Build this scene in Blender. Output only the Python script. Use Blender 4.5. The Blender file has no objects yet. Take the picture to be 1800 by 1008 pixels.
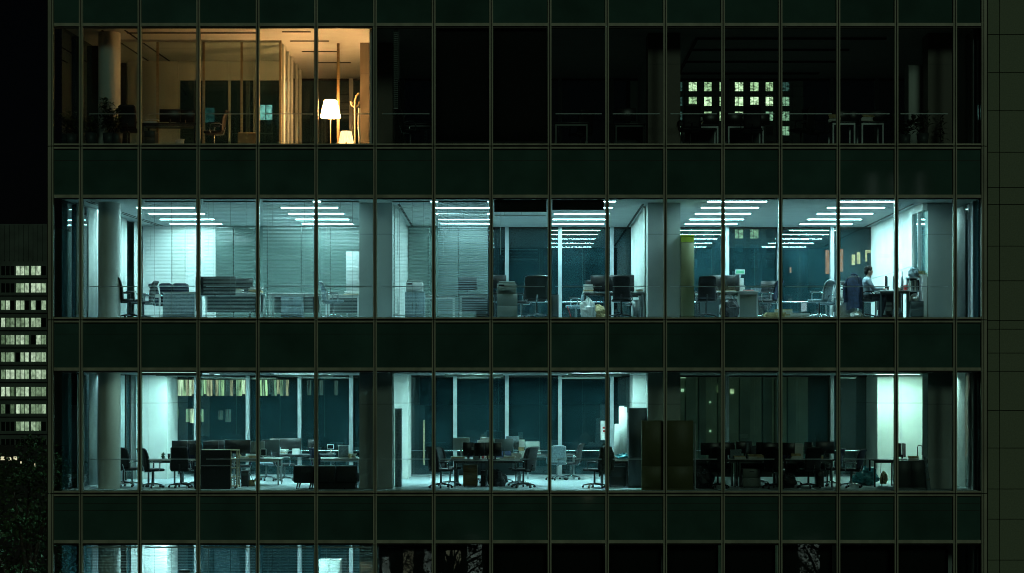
import bpy, bmesh, math, random
from math import sin, cos, pi, radians as R
from mathutils import Vector, Matrix
rnd = random.Random(7)
scene = bpy.context.scene
COL = scene.collection

# ------------------------------------------------------------------ camera, sky, sun, exposure
D0 = 47.0            # metres from the camera to the glass front
PPM = 68.2           # photograph pixels per metre on the glass front
EYE = 16.0           # eye height above the street
cam_d = bpy.data.cameras.new('camera'); cam = bpy.data.objects.new('camera', cam_d); COL.objects.link(cam)
cam.location = (0, -D0, EYE); cam.rotation_euler = (R(90), 0, 0)
cam_d.sensor_width = 36; cam_d.lens = 36 * D0 * PPM / 1800
cam_d.shift_x = -5 / 1800; cam_d.shift_y = 188 / 1800
cam_d.clip_end = 4000; cam_d.clip_start = 0.5
scene.camera = cam

SUN_EL, SUN_AZ = R(25), R(12)      # a dim city glow that reaches the front from above the street
w = bpy.data.worlds.new('World'); scene.world = w; w.use_nodes = True
nt = w.node_tree
sky = nt.nodes.new('ShaderNodeTexSky'); sky.sky_type = 'NISHITA'; sky.sun_disc = False
sky.sun_elevation = SUN_EL; sky.sun_rotation = pi - SUN_AZ
bgn = nt.nodes['Background']; bgn.inputs['Strength'].default_value = 0.00012
nt.links.new(sky.outputs[0], bgn.inputs['Color'])
sd = bpy.data.lights.new('sun', 'SUN'); sd.energy = 0.14; sd.angle = R(14); sd.color = (0.78, 1.0, 0.68)
sun = bpy.data.objects.new('sun', sd); COL.objects.link(sun)
sun.rotation_euler = (R(90) - SUN_EL, 0, SUN_AZ)
vs = scene.view_settings; vs.view_transform = 'Standard'; vs.look = 'None'; vs.exposure = 0.28; vs.gamma = 1
vs.use_curve_mapping = False
cy = scene.cycles
cy.use_denoising = True; cy.max_bounces = 8; cy.diffuse_bounces = 4; cy.glossy_bounces = 4
cy.transparent_max_bounces = 40; cy.transmission_bounces = 6; cy.caustics_reflective = False; cy.caustics_refractive = False
cy.filter_width = 1.0; cy.sample_clamp_indirect = 3.0; cy.use_light_tree = True

# ------------------------------------------------------------------ measures
def K(d): return D0 / (D0 + d)
def X(px, d=0.0): return (px - 905) / PPM / K(d)
def Z(py, d=0.0): return EYE - (py - 692) / PPM / K(d)
DEPTH = 8.0
FZ = {'bottom': 9.03, 'low': 13.50, 'mid': 17.97, 'top': 22.44}      # floor heights
CH = 3.045                                                            # floor to ceiling

# ------------------------------------------------------------------ materials
MATS = {}
def mat(name, col, rough=0.6, metal=0.0, var=0.10, scale=6.0, bump=0.0, spec=0.5, bscale=None, stretch=None, emit=None):
    if name in MATS: return MATS[name]
    m = bpy.data.materials.new(name); m.use_nodes = True
    n = m.node_tree.nodes; l = m.node_tree.links; p = n['Principled BSDF']
    p.inputs['Roughness'].default_value = rough; p.inputs['Metallic'].default_value = metal
    p.inputs['Specular IOR Level'].default_value = spec
    tc = n.new('ShaderNodeTexCoord'); mp = n.new('ShaderNodeMapping'); l.new(tc.outputs['Object'], mp.inputs[0])
    if stretch: mp.inputs['Scale'].default_value = stretch
    nz = n.new('ShaderNodeTexNoise'); nz.inputs['Scale'].default_value = scale; nz.inputs['Detail'].default_value = 5
    l.new(mp.outputs[0], nz.inputs['Vector'])
    rp = n.new('ShaderNodeValToRGB')
    a = [max(0, c * (1 - var * 2)) for c in col]; b = [min(1, c * (1 + var * 2)) for c in col]
    rp.color_ramp.elements[0].position = 0.3; rp.color_ramp.elements[1].position = 0.7
    rp.color_ramp.elements[0].color = (*a, 1); rp.color_ramp.elements[1].color = (*b, 1)
    l.new(nz.outputs[0], rp.inputs[0]); l.new(rp.outputs[0], p.inputs['Base Color'])
    if bump:
        nb = n.new('ShaderNodeTexNoise'); nb.inputs['Scale'].default_value = bscale or scale * 8; nb.inputs['Detail'].default_value = 4
        l.new(mp.outputs[0], nb.inputs['Vector'])
        bn = n.new('ShaderNodeBump'); bn.inputs['Strength'].default_value = bump; bn.inputs['Distance'].default_value = 0.02
        l.new(nb.outputs[0], bn.inputs['Height']); l.new(bn.outputs[0], p.inputs['Normal'])
    if emit:
        p.inputs['Emission Color'].default_value = (*emit[:3], 1); p.inputs['Emission Strength'].default_value = emit[3]
    MATS[name] = m; return m

def emis(name, col, s, var=0.0, scale=3.0, stretch=None):
    if name in MATS: return MATS[name]
    m = bpy.data.materials.new(name); m.use_nodes = True
    n = m.node_tree.nodes; l = m.node_tree.links; n.clear()
    o = n.new('ShaderNodeOutputMaterial'); e = n.new('ShaderNodeEmission'); l.new(e.outputs[0], o.inputs[0])
    e.inputs['Color'].default_value = (*col, 1); e.inputs['Strength'].default_value = s
    if var:
        tc = n.new('ShaderNodeTexCoord'); mp = n.new('ShaderNodeMapping'); l.new(tc.outputs['Object'], mp.inputs[0])
        if stretch: mp.inputs['Scale'].default_value = stretch
        nz = n.new('ShaderNodeTexNoise'); nz.inputs['Scale'].default_value = scale; nz.inputs['Detail'].default_value = 3
        l.new(mp.outputs[0], nz.inputs['Vector'])
        mr = n.new('ShaderNodeMapRange'); mr.inputs[1].default_value = 0.35; mr.inputs[2].default_value = 0.65
        mr.inputs[3].default_value = s * (1 - var); mr.inputs[4].default_value = s * (1 + var)
        l.new(nz.outputs[0], mr.inputs[0]); l.new(mr.outputs[0], e.inputs['Strength'])
    MATS[name] = m; return m

def glassmat(name, tint, base=0.045, gain=0.85, wave=0.0, wscale=1.2, haze=0.0):
    if name in MATS: return MATS[name]
    m = bpy.data.materials.new(name); m.use_nodes = True
    n = m.node_tree.nodes; l = m.node_tree.links; n.clear()
    o = n.new('ShaderNodeOutputMaterial'); mx = n.new('ShaderNodeMixShader'); l.new(mx.outputs[0], o.inputs[0])
    t = n.new('ShaderNodeBsdfTransparent'); t.inputs[0].default_value = (*tint, 1)
    g = n.new('ShaderNodeBsdfGlossy'); g.inputs['Roughness'].default_value = 0.0
    lw = n.new('ShaderNodeLayerWeight'); lw.inputs[0].default_value = 0.5
    pw = n.new('ShaderNodeMath'); pw.operation = 'POWER'; pw.inputs[1].default_value = 5; l.new(lw.outputs['Facing'], pw.inputs[0])
    ma = n.new('ShaderNodeMath'); ma.operation = 'MULTIPLY_ADD'; ma.inputs[1].default_value = gain; ma.inputs[2].default_value = base
    l.new(pw.outputs[0], ma.inputs[0]); l.new(ma.outputs[0], mx.inputs[0])
    l.new(t.outputs[0], mx.inputs[1]); l.new(g.outputs[0], mx.inputs[2])
    if haze:
        df = n.new('ShaderNodeBsdfDiffuse'); df.inputs[0].default_value = (.15, .46, .56, 1)  # teal haze mixed into the glass colour, standing for room glow on it
        m2 = n.new('ShaderNodeMixShader'); l.new(mx.outputs[0], m2.inputs[1]); l.new(df.outputs[0], m2.inputs[2]); l.new(m2.outputs[0], o.inputs[0])
        tcd = n.new('ShaderNodeTexCoord'); nd = n.new('ShaderNodeTexNoise'); nd.inputs['Scale'].default_value = 1.1; nd.inputs['Detail'].default_value = 6
        l.new(tcd.outputs['Object'], nd.inputs['Vector'])
        md = n.new('ShaderNodeMapRange'); md.inputs[1].default_value = .3; md.inputs[2].default_value = .7; md.inputs[3].default_value = haze*.6; md.inputs[4].default_value = haze*1.4
        l.new(nd.outputs[0], md.inputs[0]); l.new(md.outputs[0], m2.inputs[0])
    if wave:
        tc = n.new('ShaderNodeTexCoord'); nz = n.new('ShaderNodeTexNoise'); nz.inputs['Scale'].default_value = wscale
        l.new(tc.outputs['Object'], nz.inputs['Vector'])
        bn = n.new('ShaderNodeBump'); bn.inputs['Strength'].default_value = wave; bn.inputs['Distance'].default_value = 0.02
        l.new(nz.outputs[0], bn.inputs['Height']); l.new(bn.outputs[0], g.inputs['Normal'])
    MATS[name] = m; return m

GLASS = glassmat('window_glass', (0.89, 0.95, 0.955), wave=0.03)
GLASSB = glassmat('rear_window_glass', (0.84, 0.94, 0.92), base=0.10, wave=0.005, haze=0.042)
GLASSP = glassmat('partition_glass', (0.93, 0.97, 0.95), base=0.06, haze=0.02)
FRAME = mat('bronze_aluminium', (0.44, 0.48, 0.38), 0.45, 0.0, 0.12, 3.0, stretch=(1, 1, 0.2))
FRAMED = mat('dark_gasket', (0.016, 0.018, 0.014), 0.6, 0.0)
SPANDS = [mat('spandrel_glass_%d' % k, c, 0.05, 0.0, 0.12, 0.9, bump=0.03, bscale=1.0 + .3*k, spec=0.45) for k, c in enumerate(((0.056, 0.132, 0.112), (0.062, 0.144, 0.126), (0.050, 0.118, 0.102)))]
SPAND = SPANDS[0]
STONE = mat('grey_granite', (0.25, 0.32, 0.225), 0.75, 0.0, 0.06, 28.0, bump=0.08, bscale=110)
STONEJ = mat('stone_joint', (0.012, 0.014, 0.01), 0.9)
WALL = mat('white_wall_paint', (0.84, 0.87, 0.83), 0.75, 0.0, 0.04, 1.5, bump=0.01)
CEIL = mat('ceiling_board', (0.82, 0.85, 0.84), 0.8, 0.0, 0.03, 2.0)
CARPET = mat('blue_grey_carpet', (0.44, 0.52, 0.55), 0.95, 0.0, 0.14, 40.0, bump=0.2)
COLM = mat('column_cladding', (0.74, 0.76, 0.70), 0.55, 0.0, 0.04, 1.3)
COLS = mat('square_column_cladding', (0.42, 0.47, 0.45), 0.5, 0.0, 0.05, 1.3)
COLT = mat('dimmed_column_cladding', (0.20, 0.17, 0.13), 0.5, 0.0, 0.05, 1.3)  # square column cladding with the top storey's dimness put into its colour
SLAB = mat('concrete_slab', (0.10, 0.11, 0.10), 0.9)
ALU = mat('pale_aluminium', (0.55, 0.60, 0.62), 0.35, 0.35, 0.05, 4)
CHROME = mat('polished_steel', (0.62, 0.66, 0.68), 0.18, 1.0, 0.03, 6)
BLACK = mat('black_upholstery', (0.012, 0.014, 0.016), 0.55, 0.0, 0.25, 20, bump=0.08)
BLACKP = mat('black_plastic', (0.014, 0.015, 0.016), 0.35, 0.0, 0.2, 12)
NAVY = mat('navy_cloth', (0.012, 0.022, 0.055), 0.9, 0.0, 0.3, 14, bump=0.3)
GREYF = mat('pale_grey_mesh_cloth', (0.20, 0.27, 0.30), 0.8, 0.0, 0.15, 25, bump=0.1)
WHITEP = mat('white_plastic', (0.72, 0.74, 0.72), 0.4, 0.0, 0.05, 6)
PAPER = mat('white_paper', (0.78, 0.79, 0.75), 0.8, 0.0, 0.06, 20)
PAPERC = mat('tinted_paper', (0.55, 0.42, 0.22), 0.8, 0.0, 0.25, 9)
WOODL = mat('pale_maple', (0.52, 0.42, 0.26), 0.5, 0.0, 0.12, 4, stretch=(1, 1, 9))
WOODD = mat('brown_veneer', (0.16, 0.11, 0.045), 0.5, 0.0, 0.15, 4, stretch=(1, 1, 9))
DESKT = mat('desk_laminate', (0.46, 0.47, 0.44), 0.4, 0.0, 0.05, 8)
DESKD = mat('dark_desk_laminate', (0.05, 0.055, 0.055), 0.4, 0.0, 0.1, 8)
STEELG = mat('grey_green_steel', (0.20, 0.235, 0.21), 0.5, 0.0, 0.05, 3)
STEELD = mat('charcoal_steel', (0.055, 0.075, 0.075), 0.5, 0.0, 0.08, 3)
KHAKI = mat('khaki_steel', (0.155, 0.155, 0.07), 0.5, 0.0, 0.06, 3)
SCREEN = mat('dark_screen', (0.008, 0.012, 0.014), 0.12, 0.0, 0.05, 3)
LIME = mat('lime_card', (0.33, 0.42, 0.03), 0.6, 0.0, 0.06, 6)
CARD = mat('brown_cardboard', (0.46, 0.33, 0.18), 0.85, 0.0, 0.07, 8)
LEAF = mat('dark_leaf', (0.05, 0.10, 0.04), 0.5, 0.0, 0.3, 4)
BARK = mat('bark', (0.06, 0.045, 0.03), 0.9, 0.0, 0.3, 8, bump=0.5)
SOIL = mat('soil', (0.03, 0.02, 0.012), 0.95)
RED = mat('red_plastic', (0.45, 0.03, 0.03), 0.5)
BLUEP = mat('blue_plastic_bag', (0.08, 0.38, 0.45), 0.25, 0.0, 0.3, 7, bump=0.3, bscale=9)
BLIND = mat('pale_blind_slat', (0.52, 0.57, 0.55), 0.5, 0.0, 0.05, 3)
def slat_mat(name, col, tr):
    m = mat(name, col, 0.5, 0.0, 0.05, 3); n = m.node_tree.nodes; l = m.node_tree.links
    o = [q for q in n if q.type == 'OUTPUT_MATERIAL'][0]; t_ = n.new('ShaderNodeBsdfTranslucent'); t_.inputs[0].default_value = (*col, 1)
    mx = n.new('ShaderNodeMixShader'); mx.inputs[0].default_value = tr
    l.new(n['Principled BSDF'].outputs[0], mx.inputs[1]); l.new(t_.outputs[0], mx.inputs[2]); l.new(mx.outputs[0], o.inputs[0]); return m
BLIND = slat_mat('translucent_blind_slat', (0.70, 0.78, 0.74), .45)
BLINDB = slat_mat('blue_grey_blind_slat', (0.40, 0.50, 0.54), .40)
ROLLB = mat('black_roller_fabric', (0.008, 0.009, 0.008), 0.9)
CURTAIN = mat('white_curtain', (0.76, 0.79, 0.75), 0.85, 0.0, 0.04, 5)
ASPHALT = mat('asphalt', (0.045, 0.047, 0.048), 0.9, 0.0, 0.2, 3, bump=0.2)
TOWERW = mat('tower_cladding', (0.10, 0.15, 0.135), 0.6, 0.0, 0.15, 0.3)
TOWERB = mat('far_facade', (0.02, 0.03, 0.028), 0.7, 0.0, 0.2, 0.3)
SKIN = mat('skin', (0.62, 0.40, 0.30), 0.5, 0.0, 0.05, 20)
HAIR = mat('black_hair', (0.012, 0.010, 0.009), 0.75, 0.0, 0.3, 60, bump=0.3, spec=0.2)
SHIRT = mat('pale_shirt', (0.36, 0.44, 0.50), 0.85, 0.0, 0.06, 9, bump=0.15, bscale=18)
TROUS = mat('dark_trousers', (0.02, 0.022, 0.028), 0.9)
TUBE = {}
def tube_mat(s, col=(0.56, 0.97, 1.0)):
    return emis('fluorescent_tube_%.1f_%.2f' % (s, col[0]), col, s * 1.95)

# ------------------------------------------------------------------ mesh helpers
class MB:
    def __init__(s): s.v = []; s.f = []; s.sm = []
    def add(s, vs, fs, smooth=False):
        o = len(s.v); s.v += [tuple(v) for v in vs]; s.f += [tuple(i + o for i in f) for f in fs]; s.sm += [smooth] * len(fs); return s
    def box(s, x0, x1, y0, y1, z0, z1):
        return s.add([(x0,y0,z0),(x1,y0,z0),(x1,y1,z0),(x0,y1,z0),(x0,y0,z1),(x1,y0,z1),(x1,y1,z1),(x0,y1,z1)],
                     [(3,2,1,0),(4,5,6,7),(0,1,5,4),(1,2,6,5),(2,3,7,6),(3,0,4,7)])
    def bar(s, p, q, a, b=None, up=(0, 0, 1)):        # rectangular bar between two points
        b = b or a; p = Vector(p); q = Vector(q); t = (q - p).normalized(); up = Vector(up)
        if abs(t.dot(up)) > 0.95: up = Vector((1, 0, 0))
        u = t.cross(up).normalized() * a / 2; v = u.cross(t).normalized() * b / 2
        vs = [p-u-v, p+u-v, p+u+v, p-u+v, q-u-v, q+u-v, q+u+v, q-u+v]
        return s.add(vs, [(3,2,1,0),(4,5,6,7),(0,1,5,4),(1,2,6,5),(2,3,7,6),(3,0,4,7)])
    def tube(s, path, r, n=8, cap=True):
        pts = [Vector(p) for p in path]; rr = r if isinstance(r, (list, tuple)) else [r] * len(pts)
        rings = []; last = None
        for i, p in enumerate(pts):
            t = (pts[min(i + 1, len(pts) - 1)] - pts[max(i - 1, 0)]).normalized()
            a = last if last is not None else (Vector((0, 0, 1)) if abs(t.z) < 0.9 else Vector((1, 0, 0)))
            u = (a - t * a.dot(t)).normalized(); last = u; v = t.cross(u)
            rings.append([p + (u * cos(2*pi*k/n) + v * sin(2*pi*k/n)) * rr[i] for k in range(n)])
        vs = [q for rg in rings for q in rg]; fs = []
        for i in range(len(rings) - 1):
            for k in range(n): fs.append((i*n+k, i*n+(k+1) % n, (i+1)*n+(k+1) % n, (i+1)*n+k))
        s.add(vs, fs, True)
        if cap: s.add(rings[0], [tuple(range(n - 1, -1, -1))]); s.add(rings[-1], [tuple(range(n))])
        return s
    def lathe(s, prof, n=20, c=(0, 0, 0), smooth=True):
        vs = [(c[0] + r * cos(2*pi*k/n), c[1] + r * sin(2*pi*k/n), c[2] + z) for r, z in prof for k in range(n)]; fs = []
        for i in range(len(prof) - 1):
            for k in range(n): fs.append((i*n+k, i*n+(k+1) % n, (i+1)*n+(k+1) % n, (i+1)*n+k))
        return s.add(vs, fs, smooth)
    def ball(s, c, rx, ry=None, rz=None, n=12, m=8):
        ry = ry or rx; rz = rz or rx
        vs = []; fs = []
        for i in range(m + 1):
            th = pi * i / m
            for k in range(n):
                vs.append((c[0] + rx*sin(th)*cos(2*pi*k/n), c[1] + ry*sin(th)*sin(2*pi*k/n), c[2] + rz*cos(th)))
        for i in range(m):
            for k in range(n): fs.append((i*n+k, (i+1)*n+k, (i+1)*n+(k+1) % n, i*n+(k+1) % n))
        return s.add(vs, fs, True)
    def rbox(s, x0, x1, y0, y1, z0, z1, r=0.02, seg=2):
        bm = bmesh.new(); t = MB().box(x0, x1, y0, y1, z0, z1)
        vv = [bm.verts.new(v) for v in t.v]
        for f in t.f: bm.faces.new([vv[i] for i in f])
        bmesh.ops.bevel(bm, geom=bm.edges[:], offset=r, segments=seg, profile=0.5, affect='EDGES')
        bm.verts.index_update()
        s.add([tuple(v.co) for v in bm.verts], [tuple(v.index for v in f.verts) for f in bm.faces], True); bm.free(); return s
    def sheet(s, fn, nu, nv, th, axis):               # a thick curved sheet fn(u,v) -> point, thickness along axis
        ax = Vector(axis) * th
        g = [Vector(fn(i / nu, j / nv)) for i in range(nu + 1) for j in range(nv + 1)]; N = len(g)
        vs = g + [p + ax for p in g]; fs = []; W = nv + 1
        for i in range(nu):
            for j in range(nv):
                a, b, c, d = i*W+j, i*W+j+1, (i+1)*W+j+1, (i+1)*W+j
                fs.append((a, b, c, d)); fs.append((d+N, c+N, b+N, a+N))
        for i in range(nu):
            for j in (0, nv):
                a, b = i*W+j, (i+1)*W+j; fs.append((a, b, b+N, a+N) if j == 0 else (b, a, a+N, b+N))
        for j in range(nv):
            for i in (0, nu):
                a, b = i*W+j, i*W+j+1; fs.append((b, a, a+N, b+N) if i == 0 else (a, b, b+N, a+N))
        return s.add(vs, fs, True)
    def mesh(s, name, m):
        me = bpy.data.meshes.new(name); me.from_pydata(s.v, [], s.f); me.materials.append(m)
        me.polygons.foreach_set('use_smooth', s.sm); me.update(); return me
    def build(s, name, m, parent=None, loc=None, rz=0.0):
        o = bpy.data.objects.new(name, s.mesh(name, m)); COL.objects.link(o)
        if parent: o.parent = parent
        if loc: o.location = loc
        if rz: o.rotation_euler = (0, 0, rz)
        return o

def tag(o, label, cat, group=None):
    o['label'] = label; o['category'] = cat
    if group: o['group'] = group
    return o
def thing(name, label, cat, loc=(0, 0, 0), rz=0.0, group=None):
    o = bpy.data.objects.new(name, None); COL.objects.link(o); o.location = loc; o.rotation_euler = (0, 0, rz)
    o.empty_display_size = 0.2
    return tag(o, label, cat, group)
def copy_tree(src, loc, rz, label, group=None):
    def cp(o, par):
        c = o.copy(); COL.objects.link(c); c.parent = par
        for ch in o.children: cp(ch, c)
        return c
    c = cp(src, None); c.location = loc; c.rotation_euler = (0, 0, rz); c['label'] = label
    if group: c['group'] = group
    return c
def box(name, m, parent, x0, x1, y0, y1, z0, z1):
    return MB().box(min(x0,x1), max(x0,x1), min(y0,y1), max(y0,y1), min(z0,z1), max(z0,z1)).build(name, m, parent)

# ------------------------------------------------------------------ ground
g = MB().box(-1500, 1500, -300, 2500, -0.5, 0.0).build('ground', ASPHALT); g['kind'] = 'structure'

# ------------------------------------------------------------------ the office building
B = thing('office_building', 'glass fronted office block at night with four storeys in view', 'building')
MULL = [143, 246, 349, 453.5, 556, 659.5, 762.5, 863.5, 966, 1067, 1169, 1270.5, 1371.5, 1473, 1575, 1678]
XL, XR = X(92), X(1727)
BX = [XL] + [X(p) for p in MULL] + [XR]
ZTOP = Z(-50)
# rows of the curtain wall: sill gap centre, spandrel, head, glass, measured on the front
ROWS = [(50, 252, 41.5), (350, 557, 343), (654, 862, 646.5), (957, 1167, 949.5)]      # glass top, glass bottom, head top
LEVELS = ['top', 'mid', 'low', 'bottom']
def mullion(xc, z0, z1, wd=0.096):
    r = wd * 0.36
    m = MB().box(xc - wd/2, xc - wd/2 + r, -0.07, 0.03, z0, z1).box(xc + wd/2 - r, xc + wd/2, -0.07, 0.03, z0, z1)
    o = m.build('mullion', FRAME, B)
    MB().box(xc - wd/2 + r, xc + wd/2 - r, -0.03, 0.028, z0, z1).box(xc - 0.036, xc + 0.036, 0.032, 0.12, z0, z1).build('gasket', FRAMED, o)
gaps = [Z(257.7), Z(562.8), Z(867.6), Z(1172.5)]
edges = [ZTOP] + gaps + [0.0]
for xc in BX[1:-1]:
    for a, b in zip(edges[:-1], edges[1:]): mullion(xc, b + 0.012, a - 0.012)
for xc, sgn in ((XL, -1), (XR, 1)):                     # the two corner posts
    for a, b in zip(edges[:-1], edges[1:]):
        mullion(xc - sgn * 0.0, b + 0.012, a - 0.012, 0.08)
        box('corner_post', FRAME, B, xc + sgn * 0.05, xc + sgn * 0.10, -0.05, 0.10, b + 0.012, a - 0.012)
box('corner_cover', FRAMED, B, XL - 0.125, XL - 0.105, -0.04, 0.12, 0, ZTOP)
box('corner_cover', FRAMED, B, XR + 0.10, XR + 0.13, 0.02, 0.16, 0, ZTOP)
def hbar(name, i, z0, z1, y0=-0.062, y1=0.03, m=None):
    a = BX[i] + 0.049; b = BX[i + 1] - 0.049
    box(name, m or FRAME, B, a, b, y0, y1, z0, z1)
for i in range(17):
    a = BX[i] + 0.049; b = BX[i + 1] - 0.049
    for (gt, gb, ht) in ROWS:
        hbar('head_transom', i, Z(ht + 5.5), Z(ht))
        hbar('gasket', i, Z(gt), Z(ht + 5.7), -0.02, 0.05, FRAMED)
        hbar('sill_transom', i, Z(gb + 4), Z(gb + 1.2))
        hbar('sill_transom', i, Z(gb + 10.2), Z(gb + 7.4))
        hbar('gasket', i, Z(gb + 7.2), Z(gb + 4.2), -0.01, 0.03, FRAMED)
        # vision pane
        box('pane', GLASS, B, a, b, -0.006, 0.006, Z(gb + 1.2), Z(gt))
    for (y0, y1) in ((-50, 41.5), (262.2, 343), (567.2, 646.5), (872.2, 949.5)):
        sp = box('spandrel_panel', rnd.choice(SPANDS), B, a, b, 0.0, 0.03, Z(y1), Z(y0))
        for dy in ((20, ) if y0 < 800 else (13, 25)): box('joint', FRAMED, sp, a + .003, b - .003, -.003, -.0005, Z(y0 + dy + .8), Z(y0 + dy))
    box('spandrel_panel', SPAND, B, a, b, 0.0, 0.03, 5.3, Z(1177.2))
    box('pane', SPAND, B, a, b, 0.0, 0.02, 0.1, 5.25)
# slabs, ceilings, carpets
def xside(d): return -11.72 + 0.075 * d                 # inner face of the slightly splayed left side
XRI = 11.98
for lv in LEVELS:
    z = FZ[lv]
    f = MB(); pts = [(xside(0.16), 0.13), (XRI, 0.13), (XRI, DEPTH), (xside(DEPTH), DEPTH)]
    f.add([(x, y, z) for x, y in pts] + [(x, y, z - 0.05) for x, y in pts], [(0,1,2,3),(7,6,5,4),(4,5,1,0),(5,6,2,1),(6,7,3,2),(7,4,0,3)]).build('carpet', CARPET, B)
    c = MB(); zc = z + CH
    c.add([(x, y, zc + 0.04) for x, y in pts] + [(x, y, zc) for x, y in pts], [(0,1,2,3),(7,6,5,4),(4,5,1,0),(5,6,2,1),(6,7,3,2),(7,4,0,3)]).build('ceiling', CEIL, B)
    s = MB(); s.add([(x, y, z - 0.054) for x, y in pts] + [(x, y, z - 1.42 + 0.04) for x, y in pts], [(0,1,2,3),(7,6,5,4),(4,5,1,0),(5,6,2,1),(6,7,3,2),(7,4,0,3)]).build('floor_slab', SLAB, B)
box('roof', SLAB, B, XL, XR, 0.06, DEPTH, FZ['top'] + CH + 0.1, ZTOP)
# rear glazing
RM = [-9.6, -8.04, -6.48, -4.93, -3.37, -1.80, -0.24, 1.36, 2.92, 4.83, 6.39, 7.96, 9.55, 10.9]
for lv in LEVELS:
    z = FZ[lv]; xs = [xside(DEPTH)] + RM + [XRI]
    for x in RM:
        if lv == 'bottom' and x > -3: continue
        mm = box('rear_mullion', ALU, B, x - 0.055, x + 0.055, DEPTH - 0.16, DEPTH + 0.04, z, z + CH)
    for a, b in zip(xs[:-1], xs[1:]):
        box('rear_pane', GLASSB, B, a + 0.056, b - 0.056, DEPTH, DEPTH + 0.014, z + 0.06, z + CH - 0.06)
    box('rear_transom', ALU, B, xs[0], xs[-1], DEPTH - 0.06, DEPTH + 0.03, z, z + 0.055)
    box('rear_transom', FRAMED, B, xs[0], xs[-1], DEPTH - 0.07, DEPTH + 0.03, z + CH - 0.055, z + CH)
    if lv in ('low', 'mid'):
        for a, b in zip(xs[:-1], xs[1:]):
            MB().tube([(a + 0.06, DEPTH - 0.12, z + 0.78), (b - 0.06, DEPTH - 0.12, z + 0.78)], 0.022).build('rear_guard_rail', CHROME, B)
# splayed left side glazing
for lv in LEVELS:
    z = FZ[lv]; n = 6; ds = [0.16 + (DEPTH - 0.16) * k / n for k in range(n + 1)]
    for k, d in enumerate(ds[1:-1]):
        x = xside(d)
        box('side_mullion', (FRAMED, ALU, WALL, FRAMED, ALU)[k] if lv != 'top' else FRAMED, B, x - 0.02, x + 0.16, d - 0.035, d + 0.035, z, z + CH)
    for a, b in zip(ds[:-1], ds[1:]):
        m = MB(); p, q = (xside(a), a), (xside(b), b)
        m.add([(p[0], p[1], z), (q[0], q[1], z), (q[0], q[1], z + CH), (p[0], p[1], z + CH),
               (p[0]-.012, p[1], z), (q[0]-.012, q[1], z), (q[0]-.012, q[1], z + CH), (p[0]-.012, p[1], z + CH)],
              [(0,1,2,3),(7,6,5,4),(0,4,5,1),(3,2,6,7),(1,5,6,2),(0,3,7,4)]).build('side_pane', GLASSB, B)
    # right side glass beside the corner
    for a, b in ((0.16, .46), (.98, 1.5)):
        box('side_pane', GLASSB, B, XRI + 0.005, XRI + 0.017, a, b, z, z + CH)
    for a, b in ((.46, .50), (.94, .98)): box('side_mullion', ALU, B, XRI - 0.06, XRI + 0.02, a, b, z, z + CH)
    box('side_wall', COLM, B, XRI + 0.002, XRI + 0.08, .50, .94, z, z + CH)
    box('side_wall', WALL, B, XRI + 0.002, XRI + 0.08, 1.5, DEPTH, z - 0.3, z + CH)
# columns near the front, and the piers behind
for lv in LEVELS:
    z = FZ[lv]; zj = z + 2.22
    rc = MB().lathe([(0.288, 0), (0.288, CH)], 40, (X(192.3, 1.0), 1.0, z)).build('round_column', COLM, B)
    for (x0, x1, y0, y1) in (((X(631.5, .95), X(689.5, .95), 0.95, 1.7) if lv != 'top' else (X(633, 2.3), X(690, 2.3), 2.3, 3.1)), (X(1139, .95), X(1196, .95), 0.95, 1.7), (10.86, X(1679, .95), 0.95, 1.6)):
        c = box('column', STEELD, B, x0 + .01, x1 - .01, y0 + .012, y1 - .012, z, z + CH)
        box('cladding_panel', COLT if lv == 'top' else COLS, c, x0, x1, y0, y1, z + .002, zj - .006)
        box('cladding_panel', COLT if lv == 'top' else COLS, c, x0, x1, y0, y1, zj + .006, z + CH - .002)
    if lv in ('low', 'bottom'):
        for (x0, x1) in ((xside(6.3) + .02, -10.17), (-4.3, -3.12), (3.46, 4.6), (10.6, XRI - .003)):
            c = box('pier', STEELD, B, x0 + .01, x1 - .01, 6.31, DEPTH - .01, z, z + CH)
            xm = (x0 + x1) / 2
            for (u0, u1) in ((x0, xm - .004), (xm + .004, x1)):
                box('cladding_panel', WALL, c, u0, u1, 6.3, DEPTH - .005, z + .002, zj - .006)
                box('cladding_panel', WALL, c, u0, u1, 6.3, DEPTH - .005, zj + .006, z + CH - .002)
# partitions
def part_wall(lv, x, d0, d1, t=0.12, m=None, z1=None):
    z = FZ[lv]; box('partition_wall', m or WALL, B, x - t/2, x + t/2, d0, d1, z, z + (z1 or CH))
part_wall('mid', -3.45, 1.72, DEPTH - .1, .5)
part_wall('mid', 3.72, 1.72, DEPTH - .1, .3)
part_wall('top', -3.75, 3.12, DEPTH - .1, .3); part_wall('top', X(657, 1.2), .14, 2.29, .06, WALL)  # second, thin wall added to shade the right half of the column
part_wall('top', 3.85, 1.72, DEPTH - .1, .3)
part_wall('low', 4.05, 1.72, 6.29, .3)  # wall added to stop centre-room light spilling onto the dark desks
part_wall('bottom', -3.6, 1.72, 6.29, .3)  # unseen wall added to block light from the blind-hung room
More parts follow.
